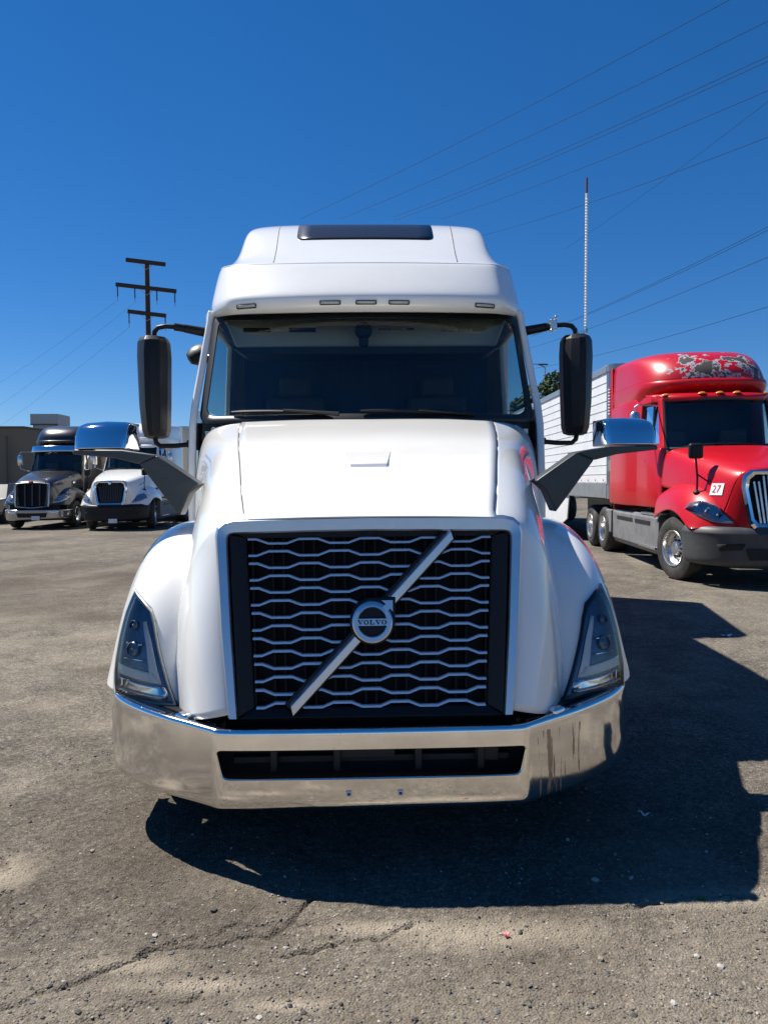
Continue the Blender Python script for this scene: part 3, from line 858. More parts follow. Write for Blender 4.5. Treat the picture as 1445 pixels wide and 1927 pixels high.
# ---- roof fairing
def sidept(z, dy=0): return [(1.155, 2.62, z + .02), (1.185, 3.3, z + .03), (1.20, 4.4, z + .04), (1.20, 5.70, z + .05)]
b0 = [(0, 2.10, 2.800), (.50, 2.13, 2.803), (.915, 2.225, 2.815), (.975, 2.285, 2.822), (1.08, 2.42, 2.84)] + sidept(2.845)
b1 = [(0, 2.045, 2.825), (.50, 2.07, 2.828), (.935, 2.175, 2.838), (.992, 2.235, 2.845), (1.115, 2.40, 2.86)] + [(x + .012, y, z) for x, y, z in sidept(2.865)]
b1b = [(0, 2.03, 2.885), (.50, 2.055, 2.888), (.938, 2.162, 2.895), (.996, 2.225, 2.90), (1.125, 2.41, 2.91)] + [(x + .015, y, z) for x, y, z in sidept(2.92)]
b2 = [(0, 2.045, 2.93), (.50, 2.07, 2.93), (.932, 2.172, 2.935), (.992, 2.238, 2.94), (1.125, 2.43, 2.95)] + [(x + .015, y, z) for x, y, z in sidept(2.96)]
b3 = [(0, 2.26, 3.165), (.50, 2.28, 3.168), (.905, 2.355, 3.18), (.962, 2.41, 3.195), (1.105, 2.60, 3.235)] + [(1.135, 2.80, 3.265), (1.165, 3.4, 3.31), (1.19, 4.4, 3.35), (1.20, 5.70, 3.38)]
b4 = [(0, 2.285, 3.188), (.50, 2.305, 3.19), (.900, 2.38, 3.202), (.955, 2.432, 3.217), (1.088, 2.625, 3.255)] + [(1.120, 2.82, 3.282), (1.15, 3.4, 3.328), (1.178, 4.4, 3.368), (1.188, 5.70, 3.40)]
fair = sheet('roof_fairing', [b0, b1, b1b, b2, b3, b4], M_white, truck, mirror=True, sub=3, thick=.01)
d0 = [b4[0], b4[1], b4[2], b4[3], (1.05, 2.54, 3.242), (1.093, 2.64, 3.25)]
d1 = [(0, 2.52, 3.345), (.48, 2.54, 3.345), (.86, 2.60, 3.335), (.955, 2.64, 3.315), (1.04, 2.72, 3.285), (1.110, 2.80, 3.277)]
d2 = [(0, 2.78, 3.525), (.47, 2.79, 3.525), (.885, 2.83, 3.515), (.970, 2.85, 3.475), (1.01, 2.89, 3.36), (1.120, 2.95, 3.290)]
d3 = [(0, 3.05, 3.695), (.46, 3.05, 3.695), (.905, 3.07, 3.69), (.992, 3.08, 3.64), (1.015, 3.10, 3.42), (1.135, 3.14, 3.305)]
d4 = [(0, 3.30, 3.815), (.46, 3.30, 3.815), (.915, 3.31, 3.805), (1.005, 3.32, 3.755), (1.03, 3.34, 3.46), (1.148, 3.38, 3.325)]
d5 = [(0, 3.62, 3.875), (.46, 3.62, 3.875), (.93, 3.63, 3.865), (1.02, 3.64, 3.80), (1.05, 3.66, 3.50), (1.158, 3.7, 3.34)]
d6 = [(0, 4.5, 3.95), (.46, 4.5, 3.95), (.96, 4.5, 3.94), (1.06, 4.5, 3.86), (1.11, 4.5, 3.58), (1.178, 4.5, 3.36)]
d7 = [(0, 5.70, 3.98), (.46, 5.70, 3.98), (.98, 5.70, 3.97), (1.09, 5.70, 3.89), (1.15, 5.70, 3.62), (1.188, 5.70, 3.39)]
dome = sheet('roof_dome', [d0, d1, d2, d3, d4, d5, d6, d7], M_white, truck, mirror=True, sub=3, thick=.01)
bd_ = [bvh_of(dome)]; bfa = [bvh_of(fair)]
sk = star_patch('skylight', bd_, densify(round_poly([(-.548, 3.800), (-.530, 3.512), (.530, 3.512), (.548, 3.800)], .05, 4), .06), .010, M_sky_glass, truck, .012, 5)
for s in (-1, 1): ribbon('roof_seam', bd_, [(s * .665, 3.22), (s * .675, 3.4), (s * .69, 3.6), (s * .705, 3.77)], .009, .002, M_skirt, dome)
for x in (-.83, -.245, 0.0, .225, .83):
    star_patch('marker_light', bfa, densify(rrect(x - .072, 2.838, x + .072, 2.866, .008, 2), .03), .008, M_seal, fair, .012, 2)
    star_patch('marker_lens', bfa, densify(rrect(x - .064, 2.844, x + .064, 2.860, .005, 2), .03), .013, M_clear_lamp, fair, .006, 2)

# ---- door mirrors
for fl in (False, True):
    s = -1 if fl else 1
    mr = empty_mesh = None
    rows = []
    for z, x0, x1, dp in ((2.700, 1.50, 1.60, .05), (2.690, 1.455, 1.645, .11), (2.655, 1.438, 1.660, .15), (2.55, 1.432, 1.664, .17), (2.20, 1.440, 1.655, .17), (2.02, 1.448, 1.640, .15), (1.975, 1.462, 1.625, .12), (1.962, 1.50, 1.60, .06)):
        c = 2.42
        rows.append([(x0, c + .05, z), (x0, c - dp * .35, z), (x0 + .035, c - dp * .8, z), (lerp(x0, x1, .42), c - dp, z), (lerp(x0, x1, .6), c - dp, z), (x1 - .03, c - dp * .55, z), (x1, c - dp * .15, z), (x1, c + .05, z), (x1 - .03, c + .07, z), (x0 + .03, c + .07, z)])
    mh = sheet('side_mirror', rows, M_black_plastic, truck, flip=fl, sub=0, closed=True)
    for pp in mh.data.polygons: pp.use_smooth = True
    mh.data.set_sharp_from_angle(angle=R(24)); bv_ = mh.modifiers.new('b', 'BEVEL'); bv_.width = .012; bv_.segments = 3; bv_.limit_method = 'ANGLE'; bv_.angle_limit = R(20)
    for rr in (rows[0], rows[-1]):
        pass
    caps = MB(); caps.add([(s * p[0], p[1], p[2]) for p in rows[0]], [tuple(range(10))]); caps.add([(s * p[0], p[1], p[2]) for p in rows[-1]], [tuple(range(10))])
    caps.build('mirror_cap', M_black_plastic, mh, 0)
    MB().box((s * 1.548, 2.492, 2.33), (.17, .006, .60)).build('mirror_glass', M_chrome, mh, 0)
    arm = MB()
    arm.tube([(s * 1.545, 2.42, 2.68), (s * 1.54, 2.42, 2.735), (s * 1.515, 2.42, 2.765), (s * 1.46, 2.42, 2.775), (s * 1.40, 2.43, 2.773)], .018, 10)
    arm.tube([(s * 1.40, 2.43, 2.773), (s * 1.33, 2.45, 2.765)], .028, 10); arm.tube([(s * 1.33, 2.45, 2.765), (s * 1.17, 2.52, 2.745)], [.03, .036], 10)
    arm.build('mirror_arm', M_black_plastic, truck, 40)
    arm = MB()
    arm.tube([(s * 1.555, 2.42, 1.975), (s * 1.545, 2.42, 1.93), (s * 1.515, 2.42, 1.905), (s * 1.40, 2.40, 1.905), (s * 1.27, 2.36, 1.915)], .018, 10)
    arm.bar((s * 1.225, 2.30, 1.87), (s * 1.205, 2.30, 2.06), .05, .04, up=(0, 1, 0)); arm.bar((s * 1.29, 2.36, 1.915), (s * 1.2, 2.3, 1.92), .05, .05)
    arm.build('mirror_arm', M_black_plastic, truck, 40)
    if not fl:
        cl = MB(); cl.box((1.375, 2.43, 2.775), (.05, .07, .075)); cl.tube([(1.39, 2.39, 2.80), (1.39, 2.39, 2.835)], .012, 8); cl.tube([(1.36, 2.40, 2.74), (1.36, 2.40, 2.72)], .012, 8)
        cl.build('mount_clamp', M_alu, truck, 20, bevel=.006)
        an = MB(); an.tube([(1.612, 2.40, 2.70), (1.617, 2.40, 3.72)], .0085, 8)
        for k in range(46): an.lathe([(.0085, -.005), (.0125, 0), (.0085, .005)], (1.612 + .005 * k / 46, 2.40, 2.74 + k * .0208), 'z', 8)
        ao = an.build('antenna', M_lamp_white, truck, 30)
        MB().tube([(1.617, 2.40, 3.72), (1.618, 2.40, 3.83)], .008, 8).build('antenna_tip', M_red_tip, ao, 30)
        MB().lathe([(.016, 0), (.02, .02), (.012, .05), (.009, .06)], (1.612, 2.40, 2.69), 'z', 10, True).build('antenna_base', M_alu, ao, 30)
    # arm-mounted hood mirror
    hm = MB()
    def armpoly(pts, y0, y1):
        hm.prism(pts, lambda x, z: (s * x, y0(x), z), lambda x, z: (s * x, y1(x), z))
    armpoly([(.925, 1.628), (1.160, 1.787), (1.262, 1.742), (1.040, 1.452), (.985, 1.575)], lambda x: 1.02 + .10 * (x - .9), lambda x: 1.16 + .15 * (x - .9))
    armpoly([(1.162, 1.786), (1.225, 1.800), (1.36, 1.820), (1.640, 1.827), (1.650, 1.800), (1.40, 1.774), (1.262, 1.741)], lambda x: 1.03 + .16 * (x - 1.1), lambda x: 1.26 + .16 * (x - 1.1))
    ho = hm.build('hood_mirror_arm', M_grey_plastic, truck, 25, bevel=.010, seg=3)
    # chrome shell with a leaning front; its open glass side faces the cab
    hs = MB(); pr = [(1.110, 1.828), (1.128, 1.90), (1.150, 1.945), (1.185, 1.972), (1.24, 1.986), (1.36, 1.988), (1.36, 1.828)]
    L3 = []
    for x, k, dz in ((1.345, .80, -.006), (1.357, .93, -.002), (1.385, 1.0, 0), (1.49, 1.02, .003), (1.605, 1.0, -.004), (1.636, .93, -.010), (1.648, .82, -.018)):
        L3.append([(s * x, 1.36 - (1.36 - y) * k, 1.828 + (z - 1.828) * (1 + (k - 1) * .35) + (dz if z > 1.9 else 0)) for y, z in pr])
    n7 = len(pr)
    for r_ in L3: hs.v += r_
    for i in range(len(L3) - 1):
        for k in range(n7): hs.f.append((i * n7 + k, i * n7 + (k + 1) % n7, (i + 1) * n7 + (k + 1) % n7, (i + 1) * n7 + k))
    hs.f.append(tuple(range(n7))[::-1]); hs.f.append(tuple((len(L3) - 1) * n7 + k for k in range(n7)))
    sh = hs.build('hood_mirror_shell', M_chrome, truck, 50, bevel=.006, seg=3)
    MB().box((s * 1.497, 1.363, 1.908), (.30, .012, .15)).build('shell_glass', M_seal, sh, 20, bevel=.004)
# look-down mirror over the passenger door
lk = MB(); lk.lathe([(.001, -.10), (.05, -.09), (.085, -.04), (.092, .02), (.088, .05), (.001, .055)], (0, 0, 0), 'x', 16)
lo = lk.build('look_down_mirror', M_black_plastic, truck, 40); lo.location = (-1.265, 2.62, 2.60); lo.rotation_euler = (R(35), R(-25), R(20)); lo.scale = (.9, 1.1, .75)
MB().lathe([(.001, -.06), (.084, -.05), (.084, -.045)], (0, 0, -.0), 'z', 16).build('look_down_shell', M_alu, lo, 40)

# chassis, drive wheels
ch = MB(); ch.box((-.43, 4.2, .85), (.09, 7.4, .26)); ch.box((.43, 4.2, .85), (.09, 7.4, .26)); ch.box((0, 6.7, 1.02), (.95, .9, .10)); ch.box((0, 1.22, .56), (1.8, .14, .14))
ch.build('chassis', M_steel_dark, truck, 20)
for s in (-1, 1):
    for y in (6.15, 7.45): make_wheel(truck, (s * .98, y, .506), s, .52, .52, dish=False, lugs=False)
# =================================================================== other tractors
def text_mesh(body, size, f):
    """flat lettering; f maps (a, b) in the sign's plane to 3d"""
    cu = bpy.data.curves.new('t', 'FONT'); cu.body = body; cu.size = size; cu.align_x = 'CENTER'; cu.align_y = 'CENTER'; cu.resolution_u = 2
    o = bpy.data.objects.new('t', cu); COL.objects.link(o)
    dg = bpy.context.evaluated_depsgraph_get(); me = bpy.data.meshes.new_from_object(o.evaluated_get(dg))
    bpy.data.objects.remove(o)
    mb = MB(); mb.add([f(v.co.x, v.co.y) for v in me.vertices], [tuple(p.vertices) for p in me.polygons])
    return mb

def peeling_red():
    m = bpy.data.materials.new('peeling_red_paint'); m.use_nodes = True
    t = m.node_tree; b = t.nodes['Principled BSDF']
    b.inputs['Coat Weight'].default_value = .3
    tc = t.nodes.new('ShaderNodeTexCoord'); sep = t.nodes.new('ShaderNodeSeparateXYZ'); t.links.new(tc.outputs['Object'], sep.inputs[0])
    def M(op, a, b_=0.0, clamp=False):
        n = t.nodes.new('ShaderNodeMath'); n.operation = op; n.use_clamp = clamp
        for i, v in enumerate((a, b_)):
            if isinstance(v, (int, float)): n.inputs[i].default_value = v
            else: t.links.new(v, n.inputs[i])
        return n.outputs[0]
    def noise(sc, det, r=.6):
        n = t.nodes.new('ShaderNodeTexNoise'); n.inputs['Scale'].default_value = sc; n.inputs['Detail'].default_value = det; n.inputs['Roughness'].default_value = r
        t.links.new(tc.outputs['Object'], n.inputs[0]); return n.outputs['Fac']
    # wear sits on the weathered nose of the fairing: fades out towards the rear and the side
    wy = M('MULTIPLY', M('SUBTRACT', 3.9, sep.outputs[1]), .75, True)
    wx = M('MULTIPLY', M('ADD', sep.outputs[0], 1.12), 1.6, True)
    wz = M('MULTIPLY', M('SUBTRACT', 4.12, sep.outputs[2]), 3.5, True)
    w = M('MULTIPLY', M('MULTIPLY', wy, wx), wz)
    n1 = noise(4.2, 9, .60)
    v = M('ADD', n1, M('MULTIPLY', w, .30))
    prim = M('GREATER_THAN', v, .695); bare = M('GREATER_THAN', M('ADD', v, M('MULTIPLY', noise(7, 5), .12)), .805)
    mx = t.nodes.new('ShaderNodeMix'); mx.data_type = 'RGBA'
    mx.inputs[6].default_value = (.47, .003, .010, 1); mx.inputs[7].default_value = (.36, .36, .40, 1); t.links.new(prim, mx.inputs[0])
    m2 = t.nodes.new('ShaderNodeMix'); m2.data_type = 'RGBA'; t.links.new(mx.outputs[2], m2.inputs[6]); m2.inputs[7].default_value = (.05, .042, .03, 1); t.links.new(bare, m2.inputs[0])
    t.links.new(m2.outputs[2], b.inputs['Base Color'])
    t.links.new(M('ADD', .35, M('MULTIPLY', prim, .4)), b.inputs['Roughness'])
    bp = t.nodes.new('ShaderNodeBump'); bp.inputs['Strength'].default_value = .5; bp.inputs['Distance'].default_value = .004; bp.invert = True
    t.links.new(M('ADD', prim, bare), bp.inputs['Height']); t.links.new(bp.outputs[0], b.inputs['Normal'])
    return m
M_peel = peeling_red()
M_lamp_grey = mat('lamp_bowl_grey', (.35, .36, .38), .25, metal=.8, var=.5, scale=9)
M_dark_bar = mat('grille_dark_bar', (.06, .06, .065), .4, metal=.5)

def hex_prism_y(mb, pts, y0, y1): mb.prism(pts, lambda x, z: (x, y0, z), lambda x, z: (x, y1, z))

def tractor(loc, rz, label, paint, dome_mat, bumper_mat, style, chrome_visor=False, steer=0.0, roll=-0.0115, group=None, detail=True):
    root = empty('semi_truck', loc, (0, roll, rz)); tag(root, label, 'truck', group)
    rA = [(0, 1.98, 2.18), (.45, 2.0, 2.18), (.85, 2.08, 2.15), (.99, 2.24, 2.11), (1.05, 2.34, 1.92), (1.08, 2.34, 1.5)]
    rB = [(0, 1.1, 2.03), (.4, 1.1, 2.03), (.75, 1.12, 1.99), (.90, 1.16, 1.90), (.97, 1.2, 1.72), (1.02, 1.2, 1.42)]
    rC = [(0, .42, 1.87), (.36, .42, 1.87), (.64, .44, 1.83), (.77, .48, 1.72), (.85, .53, 1.52), (.92, .56, 1.25)]
    rD = [(0, .14, 1.79), (.33, .14, 1.785), (.58, .16, 1.76), (.70, .20, 1.60), (.77, .27, 1.34), (.86, .33, 1.05)]
    rE = [(0, .10, 1.76), (.32, .10, 1.755), (.56, .11, 1.73), (.66, .14, 1.56), (.72, .19, 1.30), (.82, .26, 1.0)]
    hd = sheet('hood', [rA, rB, rC, rD, rE], paint, root, mirror=True, sub=3, thick=.01)
    fc = [[(.56, .115, 1.725), (.66, .145, 1.56), (.72, .195, 1.30), (.82, .265, 1.0), (.84, .28, .90)], [(.53, .085, 1.74), (.62, .10, 1.55), (.62, .10, 1.28), (.66, .13, 1.0), (.68, .14, .89)], [(.46, .07, 1.74), (.57, .06, 1.53), (.51, .05, 1.26), (.47, .05, .98), (.44, .05, .89)]]
    for fl in (False, True): sheet('fascia', fc, paint, root, flip=fl, sub=2, thick=.01)
    FG = [[(1.02, 2.12, 1.42), (1.15, 2.12, 1.36), (1.22, 2.12, 1.18), (1.235, 2.10, .95)],
          [(.98, 1.78, 1.52), (1.12, 1.78, 1.46), (1.22, 1.78, 1.24), (1.24, 1.76, 1.07)],
          [(.94, 1.22, 1.58), (1.11, 1.22, 1.50), (1.225, 1.22, 1.30), (1.245, 1.22, 1.16)],
          [(.88, .78, 1.52), (1.05, .76, 1.43), (1.20, .76, 1.22), (1.24, .76, 1.06)],
          [(.78, .46, 1.38), (.95, .44, 1.30), (1.13, .50, 1.12), (1.225, .58, .94)],
          [(.66, .22, 1.18), (.85, .25, 1.12), (1.05, .35, 1.0), (1.20, .48, .88)],
          [(.58, .12, .92), (.80, .16, .90), (1.02, .28, .885), (1.19, .44, .87)]]
    for fl in (False, True):
        s = -1 if fl else 1
        fd = sheet('fender', FG, paint, root, flip=fl, sub=3, thick=.012); bf = [bvh_of(fd)]
        hp = [(1.195, 1.17), (1.13, 1.26), (1.01, 1.30), (.86, 1.245), (.74, 1.12), (.63, .975), (.76, .965), (.95, .995), (1.10, 1.075)]
        P = densify([(s * x, z) for x, z in hp], .05); P = P[::-1] if fl else P
        hl = star_patch('headlight', bf, P, .008, M_lamp_grey, root, .01, 4, (s * .92, 1.13))
        if detail:
            for px, pz, r in ((.97, 1.14, .06), (.85, 1.09, .045)):
                y = hit_y(bf, s * px, pz)
                MB().lathe([(r, 0), (r, -.016), (r * .7, -.006), (.001, -.012)], (s * px, y, pz), 'y', 20).build('lamp_bulb', M_lamp_silver, hl, 30)
            star_patch('lens', bf, P, .028, M_lens, hl, 0, 4, (s * .92, 1.13))
        # wheel arch lining
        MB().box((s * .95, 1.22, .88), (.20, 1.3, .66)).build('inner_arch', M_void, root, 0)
        make_wheel(root, (s * 1.08, 1.22, .51), s, .51, .29, steer=steer)
        for y in (6.1, 7.45): make_wheel(root, (s * .99, y, .51), s, .51, .50, dish=False, lugs=False)
        # cab side with door opening, sleeper side
        rows = []
        for z, xc, xs, yf, xa in ((3.16, 1.03, 1.16, 2.80, .87), (3.02, 1.05, 1.18, 2.76, .88), (2.24, 1.115, 1.215, 2.40, .955), (2.10, 1.12, 1.22, 2.32, .97), (1.5, 1.125, 1.225, 2.25, 1.03), (1.12, 1.125, 1.225, 2.22, 1.06)):
            rows.append([(xa, yf, z), (xa + .055, yf + .12, z), (lerp(xa + .055, xc, .75), 2.98, z), (xc + .01, 3.38, z), (lerp(xc, xs, .2), 3.55, z), (xs, 3.82, z), (xs + .005, 4.6, z), (xs, 5.28, z), (xs - .05, 5.34, z)])
        nr, nc = len(rows), 9
        fs = [(i * nc + j, i * nc + j + 1, (i + 1) * nc + j + 1, (i + 1) * nc + j) for i in range(nr - 1) for j in range(nc - 1) if not (i == 1 and j in (1, 2))]
        me = bpy.data.meshes.new('cab_side'); me.from_pydata([(s * p[0], p[1], p[2]) for r in rows for p in r], [], fs if not fl else [f[::-1] for f in fs])
        o = link('cab_side', me, paint, root, 35)
        b = o.modifiers.new('t', 'SOLIDIFY'); b.thickness = .05; b.offset = -1
        b = o.modifiers.new('b', 'BEVEL'); b.width = .02; b.segments = 2; b.limit_method = 'ANGLE'
        MB().add([(s * .99, 2.52, 2.26), (s * 1.11, 3.36, 2.26), (s * 1.045, 3.36, 3.0), (s * .92, 2.86, 3.0)], [(0, 1, 2, 3)]).build('door_window', M_side_glass, root, 0)
        MB().bar((s * 1.055, 2.86, 2.25), (s * .985, 2.99, 3.01), .035, .035).build('window_post', M_seal, root, 0)
        wf = MB()
        wq = [(1.005, 2.52, 2.25), (1.128, 3.37, 2.25), (1.058, 3.37, 3.01), (.935, 2.86, 3.01)]
        for k in range(4):
            a_, b_ = wq[k], wq[(k + 1) % 4]; wf.bar((s * a_[0], a_[1], a_[2]), (s * b_[0], b_[1], b_[2]), .03, .03)
        wf.build('window_frame', M_seal, root, 0)
        dl = MB()
        for a_, b_ in (((1.10, 2.36, 1.15), (1.025, 2.44, 2.2)), ((1.14, 3.42, 1.15), (1.135, 3.42, 2.2)), ((1.13, 2.36, 1.15), (1.14, 3.42, 1.15)), ((1.229, 3.95, 1.3), (1.229, 3.95, 2.0))):
            dl.bar((s * a_[0], a_[1], a_[2]), (s * b_[0], b_[1], b_[2]), .010, .010)
        dl.build('door_seam', M_seal, root, 0)
        MB().box((s * 1.15, 3.33, 1.80), (.03, .05, .22)).build('door_handle', M_black_plastic, root, 20, bevel=.008)
        # lower fairing with step
        sk = MB()
        sk.prism([(1.05, .98), (1.16, 1.0), (1.20, .93), (1.20, .40), (1.14, .30), (1.05, .30)], lambda x, z: (s * x, 2.02, z), lambda x, z: (s * x, 5.30, z))
        sk.build('side_fairing', M_skirt, root, 20, bevel=.015)
        MB().prism([(1.14, .44), (1.255, .44), (1.255, .40), (1.14, .36)], lambda x, z: (s * x, 2.05, z), lambda x, z: (s * x, 3.1, z)).build('step', M_alu, root, 20, bevel=.006)
        MB().prism([(1.02, 1.02), (1.19, 1.02), (1.19, .985), (1.02, .985)], lambda x, z: (s * x, 2.10, z), lambda x, z: (s * x, 3.15, z)).build('step', M_alu, root, 20, bevel=.006)
        gr = MB()
        for y0, y1 in ((2.5, 3.5), (3.7, 4.9)): gr.box((s * 1.204, (y0 + y1) / 2, .84), (.012, y1 - y0, .07))
        gr.build('skirt_groove', M_black_plastic, root, 20)
        MB().box((s * 1.0, 5.75, .72), (.42, .62, .5)).build('battery_box', M_skirt, root, 20, bevel=.02)
        # mirrors
        mm = MB()
        mm.lathe([(.001, .42), (.05, .415), (.085, .37), (.09, .2), (.09, .03), (.075, 0), (.001, 0)], (0, 0, 0), 'z', 16)
        mo = mm.build('side_mirror', M_alu, root, 40); mo.location = (s * 1.47, 2.52, 2.42); mo.scale = (1.05, .8, 1)
        am = MB(); am.tube([(s * 1.47, 2.52, 2.80), (s * 1.47, 2.52, 2.92), (s * 1.42, 2.52, 2.96), (s * .96, 2.86, 2.97)], .014, 8)
        am.build('mirror_arm', M_alu, root, 40)
        am = MB(); am.tube([(s * 1.47, 2.52, 2.44), (s * 1.47, 2.52, 2.32), (s * 1.42, 2.52, 2.28), (s * 1.03, 2.62, 2.14)], .014, 8)
        am.build('mirror_arm', M_alu, root, 40)
        hmx, hmy = s * 1.00, .72
        zt = hit_z(bf, hmx, hmy) or 1.4
        if style != 'wide':
            hm = MB(); hm.tube([(hmx, hmy, zt), (hmx - s * .0, hmy - .02, zt + .22), (hmx + s * .02, hmy, 1.98)], .016, 8)
            hm.tube([(hmx, hmy - .02, zt + .28), (s * .80, hmy - .1, zt + .12)], .012, 8)
            hm.build('hood_mirror_post', M_black_plastic, root, 40)
            MB().lathe([(.05, 0), (.06, .02), (.03, .05), (.016, .06)], (hmx, hmy, zt - .015), 'z', 14).build('mirror_foot', M_black_plastic, root, 40)
            h2 = MB(); h2.box((0, 0, 0), (.22, .10, .24))
            ho = h2.build('hood_mirror', M_black_plastic, root, 40, bevel=.045, seg=4); ho.location = (hmx + s * .02, hmy, 2.06)
    # grille
    if style == 'hex':
        go = [(-.42, .90), (-.50, 1.0), (-.585, 1.50), (-.56, 1.66), (-.46, 1.745), (.46, 1.745), (.56, 1.66), (.585, 1.50), (.50, 1.0), (.42, .90)]
    else:
        go = [(-.60, .84), (-.62, 1.0), (-.62, 1.62), (-.58, 1.70), (-.3, 1.73), (0, 1.74), (.3, 1.73), (.58, 1.70), (.62, 1.62), (.62, 1.0), (.60, .84), (0, .78)]
    n_ = len(go); cz = 1.32; yk = lambda z: .02 + .07 * (z - .9)
    k1, k2 = (.86, .80) if style == 'hex' else (.94, .90)
    sm = MB(); L = [(1.02, .07), (1.02, -.01), (.95, -.04), (k1, -.02), (k2, .05)]
    if style == 'wide': L = [(1.02, .07), (1.02, -.01), (.97, -.03), (k1, -.02), (k2, .05)]
    for k, d in L: sm.v += [(x * k, yk(cz + (z - cz) * k) + d, cz + (z - cz) * k) for x, z in go]
    for l in range(len(L) - 1):
        for i in range(n_): sm.f.append((l * n_ + i, l * n_ + (i + 1) % n_, (l + 1) * n_ + (i + 1) % n_, (l + 1) * n_ + i))
    sm.build('grille_surround', M_chrome if style == 'hex' else M_dull_chrome, root, 25)
    MB().prism([(x * .95, cz + (z - cz) * .95) for x, z in go], lambda x, z: (x, yk(z) + .07, z), lambda x, z: (x, yk(z) + .09, z)).build('grille_backing', M_mesh, root, 0)
    nb = 13 if style == 'hex' else 5
    joined = MB()
    for k in range(nb):
        u = -1 + 2 * (k + .5) / nb if style == 'hex' else -1 + 2 * k / (nb - 1)
        xt = u * .585 * k2 * .94; xb = u * .46 * k2 * .94
        if style == 'wide': xt = u * .60 * .9; xb = u * .585 * .9
        zt_ = 1.66 if abs(u) < .75 or style == 'wide' else 1.58
        zb_ = .97 if style == 'hex' else .86
        w = .028 if style == 'hex' else .05
        b = MB().bar((xb, yk(zb_) + .04, zb_), (xt, yk(zt_) + .04, zt_), w, .04, up=(0, 1, 0))
        if detail or style == 'wide': b.build('grille_bar', M_alu if detail else M_dark_bar, root, 20)
        else: joined.add(b.v, b.f)
    if joined.v: joined.build('grille_bar', M_dark_bar, root, 20)['kind'] = 'stuff'
    if style == 'hex':
        MB().lathe([(.001, -.05), (.05, -.045), (.055, -.02)], (0, .04, 1.665), 'y', 20).build('grille_badge', M_chrome, root, 40)
    else:
        MB().prism([(-.09, 1.70), (.09, 1.70), (.07, 1.79), (-.07, 1.79)], lambda x, z: (x, -.02, z), lambda x, z: (x, .03, z)).build('grille_badge', M_label_red, root, 20, bevel=.02)
    # bumper
    bp = [(0, -.06), (.40, -.05), (.72, .0), (.95, .12), (1.12, .30), (1.20, .50), (1.225, .74)]
    bp = [(-x, y) for x, y in reversed(bp[1:])] + bp
    rows = []
    zt, zm, zb = (.90, .80, .30) if style == 'hex' else (.74, .70, .32)
    for i, (x, y) in enumerate(bp):
        p0, p1 = Vector(bp[max(i - 1, 0)]), Vector(bp[min(i + 1, len(bp) - 1)]); d = (p1 - p0).normalized(); nn = Vector((-d.y, d.x))
        up = .04 * min(1, abs(x) / 1.2) if style == 'hex' else 0
        rows.append([(x + nn.x * o_, y + nn.y * o_, z + up) for o_, z in ((.16, zt - .01), (.05, zt), (.0, zm), (.0, zm - .02), (.015, zm - .05), (.02, zb + .12), (.03, zb + .06), (.08, zb), (.16, zb))])
    bo_ = sheet('bumper', rows, bumper_mat, root, sub=2, thick=.01); b_b = [bvh_of(bo_)]
    for s in (-1, 1):
        P = densify([(s * .92, .66), (s * .55, .68), (s * .60, .585), (s * .88, .565)], .06); P = P if s < 0 else P[::-1]
        star_patch('fog_recess', b_b, P, .006, M_void if style == 'hex' else M_lamp_white, root, .01, 2)
    MB().prism([(-.5, .44), (.5, .44), (.55, .60), (-.55, .60)], lambda x, z: (x, -.052, z), lambda x, z: (x, -.03, z)).build('bumper_intake', M_void, root, 0)
    eb = MB(); eb.box((0, .62, .75), (1.7, .8, .7)); eb.box((0, 1.4, 1.25), (1.7, 1.4, .9)); eb.build('dark_filler', M_void, root, 0)  # black boxes keep the depth behind grille and hood gaps dark
    # windshield
    def wq(u, v, d=0): return (u * lerp(.96, .885, v), lerp(2.05, 2.46, v) + .30 * abs(u) ** 2.2 + d, lerp(2.16, 3.03, v))
    nn_, mm_ = 16, 6
    vs = [wq(-1 + 2 * i / nn_, j / mm_) for j in range(mm_ + 1) for i in range(nn_ + 1)]
    fs = [(j * (nn_ + 1) + i, j * (nn_ + 1) + i + 1, (j + 1) * (nn_ + 1) + i + 1, (j + 1) * (nn_ + 1) + i) for j in range(mm_) for i in range(nn_)]
    me = bpy.data.meshes.new('windshield'); me.from_pydata(vs, [], fs); ws = link('windshield', me, M_glass, root, 60)
    se = MB(); ring = [wq(-1 + 2 * k / 20, 0, -.01) for k in range(21)] + [wq(1, k / 6, -.01) for k in range(1, 7)] + [wq(1 - 2 * k / 20, 1, -.01) for k in range(1, 21)] + [wq(-1, 1 - k / 6, -.01) for k in range(1, 7)]
    se.tube(ring, .028, 6, False); se.build('windshield_seal', M_seal, ws, 40)
    for u0, u1 in ((-.75, -.08), (.55, -.02)):
        MB().tube([wq(lerp(u0, u1, k / 6), .03 + .05 * math.sin(math.pi * k / 6 * .6), -.03) for k in range(7)], .012, 6).build('wiper', M_wiper, root, 30)
    MB().box((0, 2.60, 1.98), (1.78, .7, .36)).build('dashboard', M_interior, root, 20, bevel=.05)
    MB().box((0, 3.75, 2.2), (2.1, .04, 2.1)).build('curtain', M_curtain, root, 0)
    gp = MB(); gp.box((-.35, 2.26, 2.19), (.30, .14, .05)); gp.build('dash_paper', M_green_paper, root, 0)
    gp = MB(); gp.box((.25, 2.3, 2.175), (.8, .12, .03)); gp.build('dash_mat', M_interior_light, root, 0)
    se = MB()
    for x in (-.55, .55): se.box((x, 3.4, 2.0), (.5, .16, 1.1))
    se.build('seat', M_interior, root, 20, bevel=.04)['kind'] = 'stuff'
